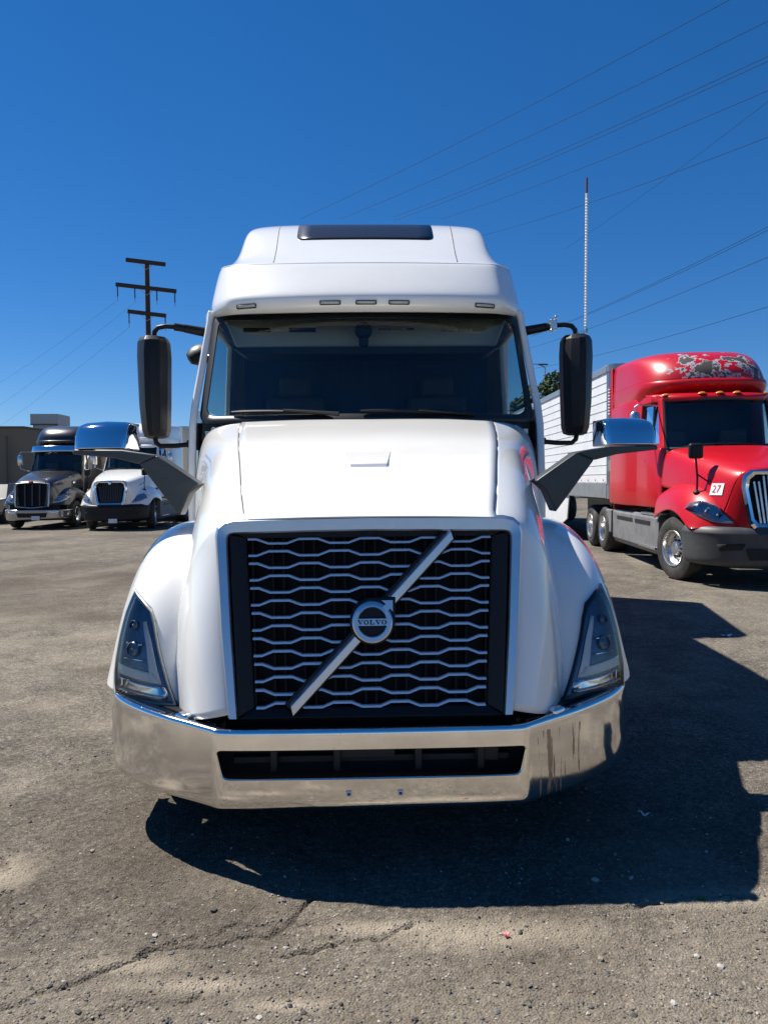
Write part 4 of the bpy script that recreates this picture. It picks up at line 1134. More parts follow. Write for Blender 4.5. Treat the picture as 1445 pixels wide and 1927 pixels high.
    # roof: brow over the windshield and the high fairing
    br = sheet('roof_brow', [[(0, 2.44, 3.02), (.55, 2.48, 3.02), (.85, 2.66, 3.03), (.95, 2.84, 3.05), (1.06, 3.2, 3.08)],
                             [(0, 2.42, 3.08), (.55, 2.46, 3.08), (.87, 2.65, 3.09), (.97, 2.84, 3.11), (1.08, 3.2, 3.14)],
                             [(0, 2.52, 3.17), (.55, 2.56, 3.17), (.88, 2.72, 3.17), (1.02, 2.9, 3.18), (1.09, 3.2, 3.2)],
                             [(0, 3.0, 3.22), (.55, 3.0, 3.22), (.85, 3.1, 3.22), (1.0, 3.3, 3.22), (1.08, 3.5, 3.22)]], paint, root, mirror=True, sub=2, thick=.01)
    bb_ = [bvh_of(br)]
    for x in (-.86, -.30, 0, .30, .86):
        y = hit_y(bb_, x, 3.10)
        if y is None: continue
        lm = MB(); lm.lathe([(.001, .028), (.03, .022), (.05, 0), (.052, -.01)], (0, 0, 0), 'z', 14)
        lo_ = lm.build('marker_light', M_amber, root, 40); lo_.location = (x, y + .04, 3.145); lo_.scale = (1.5, .9, 1.1)
    lowR = [[(0, 2.78, 3.17), (.5, 2.82, 3.17), (.88, 3.0, 3.16), (1.08, 3.3, 3.12), (1.165, 3.75, 3.10), (1.18, 5.3, 3.10)],
            [(0, 2.66, 3.27), (.5, 2.70, 3.27), (.90, 2.88, 3.26), (1.11, 3.2, 3.24), (1.185, 3.70, 3.22), (1.20, 5.3, 3.22)],
            [(0, 2.60, 3.37), (.5, 2.64, 3.37), (.90, 2.83, 3.37), (1.13, 3.16, 3.37), (1.195, 3.65, 3.38), (1.20, 5.3, 3.40)],
            [(0, 2.66, 3.43), (.5, 2.70, 3.43), (.89, 2.88, 3.43), (1.115, 3.20, 3.44), (1.185, 3.7, 3.46), (1.195, 5.3, 3.48)]]
    sheet('fairing_base', lowR, paint, root, mirror=True, sub=3, thick=.01)
    dm = [[(0, 2.68, 3.43), (.5, 2.72, 3.43), (.88, 2.90, 3.43), (1.10, 3.22, 3.44), (1.18, 3.72, 3.46), (1.19, 5.3, 3.48)],
          [(0, 2.72, 3.62), (.5, 2.76, 3.61), (.86, 2.94, 3.59), (1.08, 3.28, 3.58), (1.17, 3.78, 3.60), (1.185, 5.3, 3.62)],
          [(0, 2.92, 3.84), (.48, 2.95, 3.83), (.82, 3.10, 3.80), (1.04, 3.42, 3.78), (1.16, 3.85, 3.80), (1.18, 5.3, 3.84)],
          [(0, 3.25, 4.00), (.45, 3.27, 3.99), (.77, 3.36, 3.97), (.98, 3.6, 3.94), (1.12, 3.98, 3.95), (1.165, 5.3, 3.99)],
          [(0, 3.75, 4.08), (.42, 3.75, 4.08), (.72, 3.80, 4.07), (.91, 3.95, 4.04), (1.04, 4.25, 4.03), (1.10, 5.3, 4.06)],
          [(0, 4.5, 4.11), (.40, 4.5, 4.11), (.66, 4.55, 4.11), (.82, 4.7, 4.10), (.94, 4.8, 4.09), (1.0, 5.3, 4.09)],
          [(0, 5.3, 4.11), (.3, 5.3, 4.11), (.5, 5.3, 4.11), (.65, 5.3, 4.11), (.8, 5.3, 4.10), (.92, 5.3, 4.095)]]
    sheet('roof_fairing', dm, dome_mat, root, mirror=True, sub=3, thick=.01)
    ex = MB()
    for s in (-1, 1): MB().box((s * 1.19, 5.5, 2.65), (.03, .34, 2.75)).build('side_extender', paint, root, 20, bevel=.008)
    MB().box((0, 5.3, 2.45), (2.36, .04, 2.9)).build('cab_rear', paint, root, 20)
    if chrome_visor:
        sheet('sun_visor', [[(0, 2.40, 3.20), (.55, 2.44, 3.20), (.92, 2.60, 3.19), (1.08, 2.84, 3.18)], [(0, 2.30, 3.10), (.55, 2.34, 3.10), (.95, 2.52, 3.09), (1.10, 2.80, 3.08)],
                            [(0, 2.28, 2.96), (.55, 2.32, 2.96), (.97, 2.50, 2.95), (1.12, 2.78, 2.94)]], M_chrome, root, mirror=True, sub=2, thick=.01)
    ch = MB()
    for s in (-1, 1): ch.box((s * .43, 4.6, .85), (.09, 6.9, .26))
    ch.box((0, 6.8, 1.05), (.95, 1.0, .10)); ch.box((0, 1.22, .5), (1.9, .14, .14)); ch.box((0, 6.1, .51), (1.9, .16, .16)); ch.box((0, 7.45, .51), (1.9, .16, .16)); ch.box((0, 4.6, .85), (.8, .1, .2))
    ch.build('chassis', M_steel_dark, root, 20)
    return root

red = tractor((5.80, 10.65, .065), R(-4.0), 'red sleeper truck with peeling paint on its roof fairing, beside the white trailer', M_red, M_peel, M_bumper_plastic, 'hex', steer=R(14))
wht = tractor((-9.62, 26.0, -.10), R(1.5), 'white sleeper truck with black bumper parked in the distance, right of the black truck', M_white, M_white, M_black_plastic, 'hex', detail=False, steer=R(12))
blk = tractor((-12.95, 27.2, -.14), R(2.5), 'black sleeper truck with chrome visor and chrome bumper, parked far left', M_black_paint, M_black_paint, M_dull_chrome, 'wide', chrome_visor=True, detail=False)
# stickers and marks on the red truck
MB().add([(-1.150, 2.98, 1.62), (-1.152, 3.26, 1.62), (-1.148, 3.26, 2.02), (-1.142, 2.98, 2.02)], [(0, 1, 2, 3)]).build('door_placard', M_paper_white, red, 0)
pk = MB()
for i in range(3):
    for j in range(5):
        if (i + j) % 2 == 0: y = 2.99 + i * .09; z = 1.64 + j * .075; pk.add([(-1.155, y, z), (-1.156, y + .08, z), (-1.153, y + .08, z + .065), (-1.152, y, z + .065)], [(0, 1, 2, 3)])
pk.build('placard_print', mat('print_navy', (.03, .035, .08), .7), red, 0)
MB().add([(-1.232, 3.98, 1.34), (-1.232, 4.18, 1.34), (-1.232, 4.18, 1.48), (-1.232, 3.98, 1.48)], [(0, 1, 2, 3)]).build('sleeper_sticker', M_paper_white, red, 0)
MB().lathe([(.001, -.03), (.035, -.02), (.04, 0)], (-1.225, 4.35, 1.22), 'x', 14).build('side_marker', M_amber, red, 40)
# white number card on the hood flank next to the grille
hb = [bvh_of(o) for o in red.children if o.name.split('.')[0] in ('hood', 'fender')]
def flank(y, z):
    best = None
    for b in hb:
        h = b.ray_cast(Vector((-3, y, z)), Vector((1, 0, 0)))
        if h[0] is not None and (best is None or h[0].x < best): best = h[0].x
    return best if best is not None else -.8
def card(a, b_, d=.012): y, z = .40 - a * .8, 1.47 + b_ * .8; return (flank(y, z) - d, y, z)
cd = MB()
for i in range(6):
    for j in range(5):
        q = [card(-.15 + i * .05, -.11 + j * .044), card(-.10 + i * .05, -.11 + j * .044), card(-.10 + i * .05, -.066 + j * .044), card(-.15 + i * .05, -.066 + j * .044)]
        cd.add(q, [(0, 1, 2, 3)])
cdo = cd.build('number_card', M_paper_white, red, 30)
text_mesh('27', .20, lambda a, b_: card(a, b_, .018)).build('number_print', M_red_ink, cdo, 0)
# licence plates
for tr, x, z in ((wht, .10, .34), (blk, .15, .42)):
    MB().box((x, -.075, z), (.30, .01, .15)).build('licence_plate', M_paper_white, tr, 20, bevel=.004)
dcal = MB().box((1.138, 2.9, 1.72), (.004, .26, .22)); dcal.build('door_decal', M_letter_black, wht, 0)
MB().box((1.14, 2.9, 2.02), (.004, .5, .06)).build('door_decal', M_letter_black, wht, 0)
for s, y in ((1, 1.05),):
    MB().lathe([(.07, 0), (.08, .03), (.05, .07), (.001, .08)], (.99, 1.45, 1.72), 'x', 18).build('air_cleaner_cap', M_chrome, blk, 40)
for s in (-1, 1):
    MB().tube([(s * 1.26, 5.52, .9), (s * 1.26, 5.52, 4.0)], .07, 12).build('exhaust_stack', M_chrome, blk, 40)

# =================================================================== trailers
M_trail = mat('trailer_white', (.68, .685, .69), .4, var=.04, scale=2, dirt=(.45, .43, .4), dirt_amt=.35, dscale=1.5)
M_rail = mat('trailer_rail', (.42, .43, .44), .35, metal=.7, var=.1, dirt=(.2, .19, .17), dirt_amt=.5)
M_nose = mat('trailer_nose_steel', (.30, .34, .38), .3, metal=.8, var=.12, scale=3)
M_beige = mat('trailer_beige', (.50, .47, .41), .5, var=.06, dirt=(.3, .27, .22), dirt_amt=.4)
M_brown = mat('trailer_brown', (.20, .17, .13), .6, var=.12)
def trailer(loc, rz, L, label, side_m, nose_m, H=4.12, zb=1.18, ribs=True, axles=(), skirt=None, group=None, roll=-0.0115, wheels=True):
    """nose centre at the origin, box runs to +y"""
    root = empty('box_trailer', loc, (0, roll, rz)); tag(root, label, 'trailer', group)
    W = 1.29
    for s in (-1, 1):
        sd = MB()
        zs = [zb + .34, H - .16]
        # horizontal joints: every sheet board is a shallow tray with a standing lip
        nb = 12
        for k in range(nb):
            z0 = lerp(zs[0], zs[1], k / nb); z1 = lerp(zs[0], zs[1], (k + 1) / nb)
            g = MB().add([(s * W, .22, z0 + .006), (s * W, L, z0 + .006), (s * W, L, z1 - .016), (s * W, .22, z1 - .016), (s * (W + .012), .22, z1 - .004), (s * (W + .012), L, z1 - .004), (s * (W - .004), .22, z1 + .004), (s * (W - .004), L, z1 + .004)],
                         [(0, 1, 2, 3), (3, 2, 5, 4), (4, 5, 7, 6)])
            if ribs: g.build('side_panel', side_m, root, 0)
            else: sd.add(g.v, g.f)
        if not ribs: sd.build('side_panel', side_m, root, 0)['kind'] = 'stuff'
        MB().box((s * (W + .005), L / 2 + .1, H - .08), (.05, L - .2, .15)).build('top_rail', M_rail, root, 20, bevel=.01)
        MB().box((s * (W + .005), L / 2 + .1, zb + .17), (.05, L - .2, .34)).build('bottom_rail', M_rail, root, 20, bevel=.01)
        if ribs:
            rv = MB()
            for k in range(int(L / .6)): rv.box((s * (W + .032), .4 + k * .6, zb + .40), (.006, .05, .045))
            rv.build('reflector_dot', M_label_red, root, 0)['kind'] = 'stuff'
        if skirt: MB().prism([(3.6, zb), (L - 4.5, zb), (L - 4.5, .32), (4.6, .32), (3.8, .55)], lambda y, z: (s * (W - .02), y, z), lambda y, z: (s * (W - .05), y, z)).build('side_skirt', side_m, root, 20)
        for y in axles: make_wheel(root, (s * .98, y, .51), s, .51, .5, dish=False, lugs=False)
    for x in (-.35, .35): MB().box((x, 2.6, .75), (.12, .12, 1.0)).build('landing_leg', M_steel_dark, root, 20)
    no = MB(); P = [(-W - .01, .24), (-W, .12), (-W + .1, .03), (-W + .22, 0), (W - .22, 0), (W - .1, .03), (W, .12), (W + .01, .24)]
    no.prism(P, lambda x, y: (x, y, zb), lambda x, y: (x, y, H)); no.build('nose_panel', nose_m, root, 30)
    tp = MB(); tp.prism([(-W - .02, .26), (-W - .01, .11), (-W + .1, .01), (-W + .22, -.02), (W - .22, -.02), (W - .1, .01), (W + .01, .11), (W + .02, .26)], lambda x, y: (x, y, H + .01), lambda x, y: (x, y, H - .14)); tp.build('nose_cap', M_rail, root, 30)
    tp = MB(); tp.prism([(-W - .02, .26), (-W - .01, .11), (-W + .1, .01), (-W + .22, -.02), (W - .22, -.02), (W - .1, .01), (W + .01, .11), (W + .02, .26)], lambda x, y: (x, y, zb - .01), lambda x, y: (x, y, zb + .30)); tp.build('nose_sill', M_rail, root, 30)
    MB().box((0, L / 2 + .1, H - .01), (2 * W, L - .2, .02)).build('roof', side_m, root, 0)
    MB().box((0, L / 2 + .1, zb + .03), (2 * W - .1, L - .2, .10)).build('floor', M_steel_dark, root, 0)
    MB().box((0, L, (zb + H) / 2), (2 * W, .06, H - zb - .05)).build('rear_door', side_m, root, 20)
    return root
t1 = trailer((4.95 + 1.29, 16.15, .10), R(.4), 15.2, 'white ribbed box trailer with steel nose behind the red truck', M_trail, M_nose, H=4.10, axles=(12.6, 13.9), skirt=True)
# red and white conspicuity strip and small plates on its nose corner
MB().add([(-1.294, .155, 2.98), (-1.262, .075, 2.98), (-1.262, .075, 3.62), (-1.294, .155, 3.62)], [(0, 1, 2, 3)]).build('warning_strip', M_red_ink, t1, 0)
st = MB()
for k in range(9): z = 3.02 + k * .066; st.add([(-1.292, .14, z), (-1.27, .085, z), (-1.27, .085, z + .02), (-1.292, .14, z + .03)], [(0, 1, 2, 3)])
for v in range(len(st.v)): st.v[v] = (st.v[v][0] - .006, st.v[v][1] - .003, st.v[v][2])
st.build('strip_print', M_paper_white, t1, 0)
MB().add([(-1.298, .155, 1.78), (-1.262, .075, 1.78), (-1.262, .075, 2.02), (-1.298, .155, 2.02)], [(0, 1, 2, 3)]).build('registration_plate', mat('plate_green', (.3, .5, .42), .5), t1, 0)
trailer((.16, 8.98, 0), R(-11), 2.2, 'unseen short white trailer body, added behind the front truck for the shadow at right', M_trail, M_trail, H=3.95, zb=1.25, ribs=False)  # out of view; sized and placed to cast the extra shadow on the right
trailer((-9.75, 32.6, -.12), R(1.0), 13.5, 'beige box trailer standing behind the distant white truck', M_beige, M_beige, H=4.15, ribs=False, axles=(11.2, 12.4))
trailer((-13.3, 33.9, -.15), R(2.0), 13.5, 'dull brown box trailer standing behind the black truck', M_brown, M_brown, H=4.22, ribs=False, axles=(11.2, 12.4))
# =================================================================== far buildings, tree, pole, wires
M_wall = mat('concrete_wall_tan', (.20, .165, .115), .9, var=.2, scale=.35, dirt=(.17, .145, .105), dirt_amt=.6, dscale=.5)
M_cap = mat('wall_coping', (.10, .09, .08), .85)
bw = empty('warehouse', (-38, 62, -.2)); tag(bw, 'long tan concrete warehouse wall with stepped parapet at the far left', 'building')
MB().box((-9, 0, 2.75), (18, 6, 5.7)).build('wall', M_wall, bw, 0)
MB().box((-9, -.05, 5.63), (18.2, 6.3, .12)).build('coping', M_cap, bw, 0)
MB().box((4.6, .3, 2.95), (9.2, 6, 6.3)).build('wall', M_wall, bw, 0)
MB().box((4.6, .25, 6.14), (9.5, 6.3, .14)).build('coping', M_cap, bw, 0)
for k in range(7): MB().box((-16 + k * 4, -3.015, 2.7), (.12, .06, 5.5)).build('pilaster', M_cap, bw, 0)
M_sheet = mat('weathered_sheet', (.42, .43, .42), .6, var=.12, scale=2, stretch=(3, 3, .3))
tw = empty('elevator_hut', (-33.2, 74, -.2)); tag(tw, 'pale sheet-metal rooftop hut rising above the black truck', 'building')
MB().box((0, 0, 3.6), (2.4, 2.5, 7.6)).build('wall', M_sheet, tw, 20)
for k in range(5): MB().box((-1.05 + k * .52, -1.265, 3.6), (.05, .03, 7.6)).build('panel_joint', M_rail, tw, 0)
MB().box((0, -.05, 7.9), (2.7, 2.8, 1.0)).build('parapet', M_sheet, tw, 20)
MB().box((0, -1.47, 7.36), (2.7, .04, .12)).build('parapet_trim', M_cap, tw, 0)

def leaf_cloud(name, blobs, n, size, m, parent):
    mb = MB()
    rng = np.random.default_rng(5 + n)
    for _ in range(n):
        c, r = blobs[rng.integers(len(blobs))]
        d = rng.normal(size=3); d /= np.linalg.norm(d) + 1e-9
        rad = rng.uniform(.45, 1.0) ** .5
        p = Vector(c) + Vector(d) * (r * rad)
        a = Vector(rng.normal(size=3)).normalized(); b = a.orthogonal().normalized(); s = size * rng.uniform(.6, 1.4)
        q = a.cross(b)
        mb.add([p - a * s, p + b * s * .45 + q * s * .2, p + a * s, p - b * s * .45 + q * s * .2], [(0, 1, 2, 3)])
    return mb.build(name, m, parent, 0)
M_leaf = mat('leaf_green', (.055, .085, .02), .65, var=.5, scale=.6, spec=.3)
M_leaf2 = mat('leaf_olive', (.09, .10, .025), .65, var=.4, scale=.8, spec=.3)
M_bark = mat('bark', (.07, .05, .035), .9, var=.3)
tr = empty('tree', (15.9, 66.0, 0)); tag(tr, 'round dark green tree rising behind the white trailer', 'tree')
MB().tube([(0, 0, -.2), (.1, 0, 3), (.3, .2, 6), (.2, 0, 9)], [.5, .4, .3, .1], 10).build('trunk', M_bark, tr, 40)
br = MB()
for a_, l, z in ((.3, 3, 5), (2.2, 3.2, 5.5), (4.0, 2.8, 6), (5.3, 2.4, 6.8)): br.tube([(.2, .1, z), (.2 + l * .5 * math.cos(a_), l * .5 * math.sin(a_), z + 1.2), (.2 + l * math.cos(a_), l * math.sin(a_), z + 2.2)], [.2, .13, .05], 7)
br.build('branch', M_bark, tr, 40)['kind'] = 'stuff'
bl = [((0, 0, 8.4), 2.2), ((-2.1, .2, 8.7), 1.7), ((1.6, -.4, 8.2), 1.8), ((2.6, .3, 7.0), 1.6), ((-2.6, -.3, 7.0), 1.9), ((0, -1.2, 6.6), 2.2), ((-.8, -.6, 9.9), 1.3), ((3.4, .2, 7.6), .9), ((.9, .2, 9.6), 1.2), ((-3.6, 0, 8.0), 1.1)]
leaf_cloud('crown', bl, 5200, .26, M_leaf, tr)
vn = empty('vine', (-35.6, 58.6, -.2)); tag(vn, 'thin yellow-green bush growing against the tan warehouse wall', 'plant')
MB().tube([(0, 0, 0), (.1, 0, 2), (.2, .05, 4.5), (.25, .05, 6.4)], [.07, .05, .03, .01], 6).build('stem', M_bark, vn, 40)
leaf_cloud('foliage', [((.1, -.1, 3.6), 1.0), ((-.9, -.1, 3.9), .7), ((.9, -.1, 3.0), .8), ((-.2, -.1, 2.2), 1.1), ((1.5, -.1, 4.2), .5)], 900, .16, M_leaf2, vn)

# dark pickup half out of the frame beyond the black truck
pk = empty('parked_car', (-17.2, 31.0, -.19), (0, -.0115, R(8))); tag(pk, 'dark blue parked car at the far left edge beside the black truck', 'car')
M_navy = mat('navy_paint', (.012, .018, .035), .3, coat=1.0, dirt=(.06, .06, .06), dirt_amt=.3)
body = MB(); body.prism([(0, .35), (0, .85), (.25, 1.0), (1.3, 1.08), (4.7, 1.1), (4.8, .9), (4.8, .4)], lambda y, z: (-.92, y, z), lambda y, z: (.92, y, z)); body.build('body', M_navy, pk, 30, bevel=.06, seg=3)
cabn = MB(); v_ = [(-.86, 1.25, 1.06), (.86, 1.25, 1.06), (.70, 2.0, 1.72), (-.70, 2.0, 1.72), (-.86, 4.4, 1.08), (.86, 4.4, 1.08), (.70, 3.7, 1.70), (-.70, 3.7, 1.70)]
cabn.add(v_, [(0, 1, 2, 3), (1, 5, 6, 2), (5, 4, 7, 6), (4, 0, 3, 7), (3, 2, 6, 7)]); cabn.build('window', M_sky_glass, pk, 20)
MB().box((0, 2.85, 1.72), (1.42, 1.75, .04)).build('roof', M_navy, pk, 20, bevel=.015)
for s in (-1, 1):
    MB().box((s * .66, -.01, .78), (.34, .06, .14)).build('headlight', M_lamp_white, pk, 20, bevel=.02)
    for y in (.95, 3.8): make_wheel(pk, (s * .84, y, .34), s, .34, .22, dish=False, lugs=False)

# utility pole
M_wood = mat('pole_wood', (.055, .033, .022), .85, var=.3, scale=3, stretch=(6, 6, .4))
M_ins = mat('insulator_grey', (.03, .035, .045), .4)
PX, PY = -20.4, 65.0
up = empty('utility_pole', (PX, PY, -.2), (0, R(-.45), 0)); tag(up, 'tall dark wooden utility pole with three crossarms at the left', 'utility pole')
MB().tube([(0, 0, 0), (0, 0, 20.9)], [.29, .20], 12).build('pole', M_wood, up, 40)
arms = [(20.75, -1.68, 1.65, ()), (18.55, -2.60, 2.55, (-2.50, -1.0, .90, 2.45)), (16.35, -1.62, 1.62, (-1.55, 1.58))]
ATT = []
for z, x0, x1, ins in arms:
    p0, p1 = (x0, -.35 + .0, z + .42 * (x0 / -1.65) * .45), (x1, -.2, z + .42 * (x1 / -1.65) * .45)
    MB().bar(p0, p1, .24, .32).build('crossarm', M_wood, up, 20)
    for s in (-1, 1): MB().bar((s * .75, -.3, z - .02 + (-s) * .1), (0, -.22, z - .62), .04, .04).build('arm_brace', M_rail, up, 0)
    for xi in ins:
        zi = z - .11 + .42 * (xi / -1.65) * .45
        pr = []
        for k in range(8): pr += [(.035, -.1 - k * .1), (.085, -.13 - k * .1), (.035, -.16 - k * .1)]
        io = MB().lathe([(.03, 0)] + pr + [(.02, -1.0)], (xi, -.3, zi), 'z', 10).build('insulator', M_ins, up, 40)
        MB().tube([(xi, -.3, zi - 1.0), (xi, -.3, zi - 1.25)], .03, 6).build('line_clamp', M_rail, io, 30)
        ATT.append(Vector((PX + xi - .0079 * 0 - (zi * .00785), PY - .3, zi - 1.45)))
    if not ins: ATT.append(Vector((PX + x0 - .15, PY - .3, z + .4 - .2))); ATT.append(Vector((PX + x1 - .15, PY - .3, z - .2)))
M_wire = mat('wire', (.012, .013, .016), .7, spec=.1)
def wire(a, b, label, sag=.4, r=.016):
    a, b = Vector(a), Vector(b)
    mb = MB(); mb.tube([a.lerp(b, k / 24) - Vector((0, 0, sag * 4 * (k / 24) * (1 - k / 24))) for k in range(25)], r, 5)
    o = mb.build('power_line', M_wire, None, 40); tag(o, label, 'power line', 'power lines overhead')
def at(px, py, d):                       # a point d metres ahead, by its bearing
    t = R(2.41); a_ = (px - 722.5) / 1390; b_ = (963.5 - py) / 1390
    dy = math.cos(t) + b_ * math.sin(t); dz = -math.sin(t) + b_ * math.cos(t); s = d / dy
    return Vector((a_ * s, d, 1.65 + dz * s))
LINES = [((565, 412, 52), (1500, -70, 24), 'highest power line, crossing the top right corner of the sky'),
         ((640, 412, 52), (1500, 12, 24), 'second highest power line at the upper right'),
         ((740, 408, 52), (1500, 80, 24), 'upper wire of the close pair of power lines at the upper right'),
         ((742, 415, 52), (1500, 89, 24), 'lower wire of the close pair of power lines at the upper right'),
         ((830, 412, 52), (1500, 146, 26), 'faint power line just under the close pair at the right'),
         ((900, 445, 52), (1500, 236, 24), 'power line passing behind the antenna tip'),
         ((1060, 470, 70), (1500, 148, 40), 'faint steep power line crossing behind the others at the right edge'),
         ((1000, 632, 60), (1500, 398, 26), 'upper wire of the pair meeting the antenna halfway down'),
         ((1000, 633, 60), (1500, 405, 26), 'lower wire of the pair meeting the antenna halfway down'),
         ((980, 660, 60), (1500, 460, 26), 'power line above the right mirror, second from the bottom'),
         ((1000, 694, 60), (1500, 560, 26), 'lowest power line, just above the red truck roof')]
for a_, b_, l in LINES: wire(at(*a_), at(*b_), l, .25, .0095)
for A_, (px, py), l in zip((ATT[2], ATT[3], ATT[6]), ((-40, 745), (-40, 790), (-40, 830)), ('upper', 'middle', 'lowest')):
    wire(A_, at(px, py, 95), l + ' of the three thin wires sloping left from the wooden pole', .3, .007)
# far utility crossarm, given the shape of a street lamp
sl_ = empty('crossarm_post', (14.7, 68, 0)); tag(sl_, 'small distant utility crossarm, built as a street lamp, right of the white cab', 'street lamp')
MB().tube([(0, 0, 0), (0, 0, 12.0)], [.10, .06], 8).build('post', M_rail, sl_, 40)
MB().tube([(0, 0, 12.0), (-.6, 0, 12.3), (-1.6, 0, 12.35)], .05, 6).build('arm', M_rail, sl_, 40)
MB().box((-.2, 0, 12.28), (.9, .25, .12)).build('crossarm_bar', M_ins, sl_, 20, bevel=.03)

# =================================================================== ground
def axis(dense0, dense1, step, lo, hi, g=1.13):
    a = list(np.arange(dense0, dense1 + 1e-6, step)); s = step
    x = dense1
    while x < hi: s = min(s * g, 25); x += s; a.append(x)
    s = step; x = dense0; pre = []
    while x > lo: s = min(s * g, 25); x -= s; pre.append(x)
    return np.array(pre[::-1] + a)
gx = axis(-2.2, 2.0, .009, -260, 260); gyy = axis(2.0, 4.2, .009, -60, 420)
X, Y = np.meshgrid(gx, gyy)
def vnoise(x, y, seed):
    r = np.random.default_rng(seed); tab = r.random((64, 64))
    xi = np.floor(x).astype(int); yi = np.floor(y).astype(int); fx = x - xi; fy = y - yi
    fx = fx * fx * (3 - 2 * fx); fy = fy * fy * (3 - 2 * fy)
    g = lambda i, j: tab[(yi + j) % 64, (xi + i) % 64]
    return (g(0, 0) * (1 - fx) + g(1, 0) * fx) * (1 - fy) + (g(0, 1) * (1 - fx) + g(1, 1) * fx) * fy
def fbm(x, y, seed, o=4):
    s = 0; a = 1; t = 0
    for k in range(o): s = s + a * vnoise(x * 2 ** k, y * 2 ** k, seed + k); t += a; a *= .5
    return s / t
slope = .0115 * np.clip(X, -30, 30)
near = np.clip(1 - (np.hypot(X * .6, Y - 3.0) - 3) / 6, 0, 1)
Zg = slope + near * ((fbm(X * 1.3, Y * 1.3, 3, 4) - .5) * .020 + (fbm(X * 9, Y * 9, 11, 3) - .5) * .010 + (vnoise(X * 38, Y * 38, 21) - .5) * .007)
WX = X + (fbm(X * 5, Y * 5, 81, 4) - .5) * .16; WY = Y + (fbm(X * 5 + 7, Y * 5, 91, 4) - .5) * .16
def seg_dist(pts):
    D = np.full(X.shape, 9.0)
    for (x0, y0), (x1, y1) in zip(pts[:-1], pts[1:]):
        dx, dy = x1 - x0, y1 - y0; t = np.clip(((WX - x0) * dx + (WY - y0) * dy) / (dx * dx + dy * dy), 0, 1)
        D = np.minimum(D, np.hypot(WX - x0 - t * dx, WY - y0 - t * dy))
    return D
wob = (fbm(X * 6, Y * 6, 31, 3) - .5) * .09
CR = [[(-1.62, 2.10), (-1.22, 2.29), (-1.0, 2.44), (-.80, 2.53), (-.58, 2.58), (-.40, 2.70), (-.28, 2.84)],
      [(-1.35, 2.02), (-1.05, 2.06), (-.92, 2.20), (-.70, 2.26)], [(-2.0, 2.9), (-1.55, 2.95), (-1.40, 2.72), (-1.48, 2.5)],
      [(-.38, 2.53), (-.20, 2.55), (-.02, 2.62), (.10, 2.68)], [(-.86, 2.50), (-.5, 2.72), (-.28, 2.70), (-.14, 2.62), (-.22, 2.54)],
      [(-1.05, 2.12), (-.80, 2.22), (-.62, 2.34)], [(-2.2, 3.6), (-1.7, 3.2), (-1.5, 2.8), (-1.3, 2.6)], [(.9, 2.75), (1.2, 2.85), (1.6, 2.82), (2.2, 3.0)]]
crk = np.zeros_like(X)
for k, c in enumerate(CR):
    d = seg_dist(c) - (fbm(X * 8, Y * 8, 71 + k, 3) - .5) * .012
    w = .014 if k in (0,) else .011
    crk = np.maximum(crk, np.clip(1 - d / w, 0, 1) * (.85 if k in (0, 3) else .5))
# the slab above the main crack stands a little higher
Zg = Zg - crk * .022
dust = np.clip((fbm(X * 1.6 + 3, Y * 2.2, 41, 4) - .52) * 3, 0, 1) * .38
def blob(cx, cy, rx, ry): return np.clip(1.2 - np.hypot((X - cx) / rx, (Y - cy) / ry) + wob * 5, 0, 1)
for b in ((-.62, 2.36, .34, .06), (-.30, 2.26, .22, .05), (.05, 2.66, .32, .06), (1.35, 2.84, .5, .10), (-1.62, 3.08, .16, .18), (.4, 2.62, .5, .12), (-.85, 2.46, .2, .06)): dust = np.maximum(dust, blob(*b))
dust = np.maximum(dust, np.clip((2.75 - Y + wob * 3) * 1.4, 0, 1) * .38 * (np.abs(X) < 6))
dark = np.clip((fbm(X * .45 + 9, Y * .3, 51, 4) - .55) * 3.5, 0, 1) * .6
for b in ((-6.4, 12.2, 1.3, 1.0), (-5.3, 11.9, 1.0, .45), (-6.6, 14.2, 1.2, .8), (-3.6, 9.0, 1.0, .4), (-2.2, 6.6, .6, .25)): dark = np.maximum(dark, blob(*b) * .8)
patch = np.where((Y > 2.62 + wob * 2 - .12 * X) & (X > -.75 - (Y - 2.5) * .4), .0, 0.0)
nr, nc = X.shape
vs = np.stack([X, Y, Zg], -1).reshape(-1, 3)
idx = np.arange(nr * nc).reshape(nr, nc)
F_ = np.stack([idx[:-1, :-1], idx[:-1, 1:], idx[1:, 1:], idx[1:, :-1]], -1).reshape(-1, 4)
me = bpy.data.meshes.new('ground')
me.vertices.add(len(vs)); me.vertices.foreach_set('co', vs.ravel())
me.loops.add(F_.size); me.loops.foreach_set('vertex_index', F_.ravel().astype(np.int32))
me.polygons.add(len(F_)); me.polygons.foreach_set('loop_start', np.arange(0, F_.size, 4, dtype=np.int32))
me.update(calc_edges=True)
me.polygons.foreach_set('use_smooth', np.ones(len(F_), bool))
for nm, arr in (('dust', dust), ('oil', dark), ('crack', crk)):
    at_ = me.attributes.new(nm, 'FLOAT', 'POINT'); at_.data.foreach_set('value', arr.ravel().astype(np.float32))
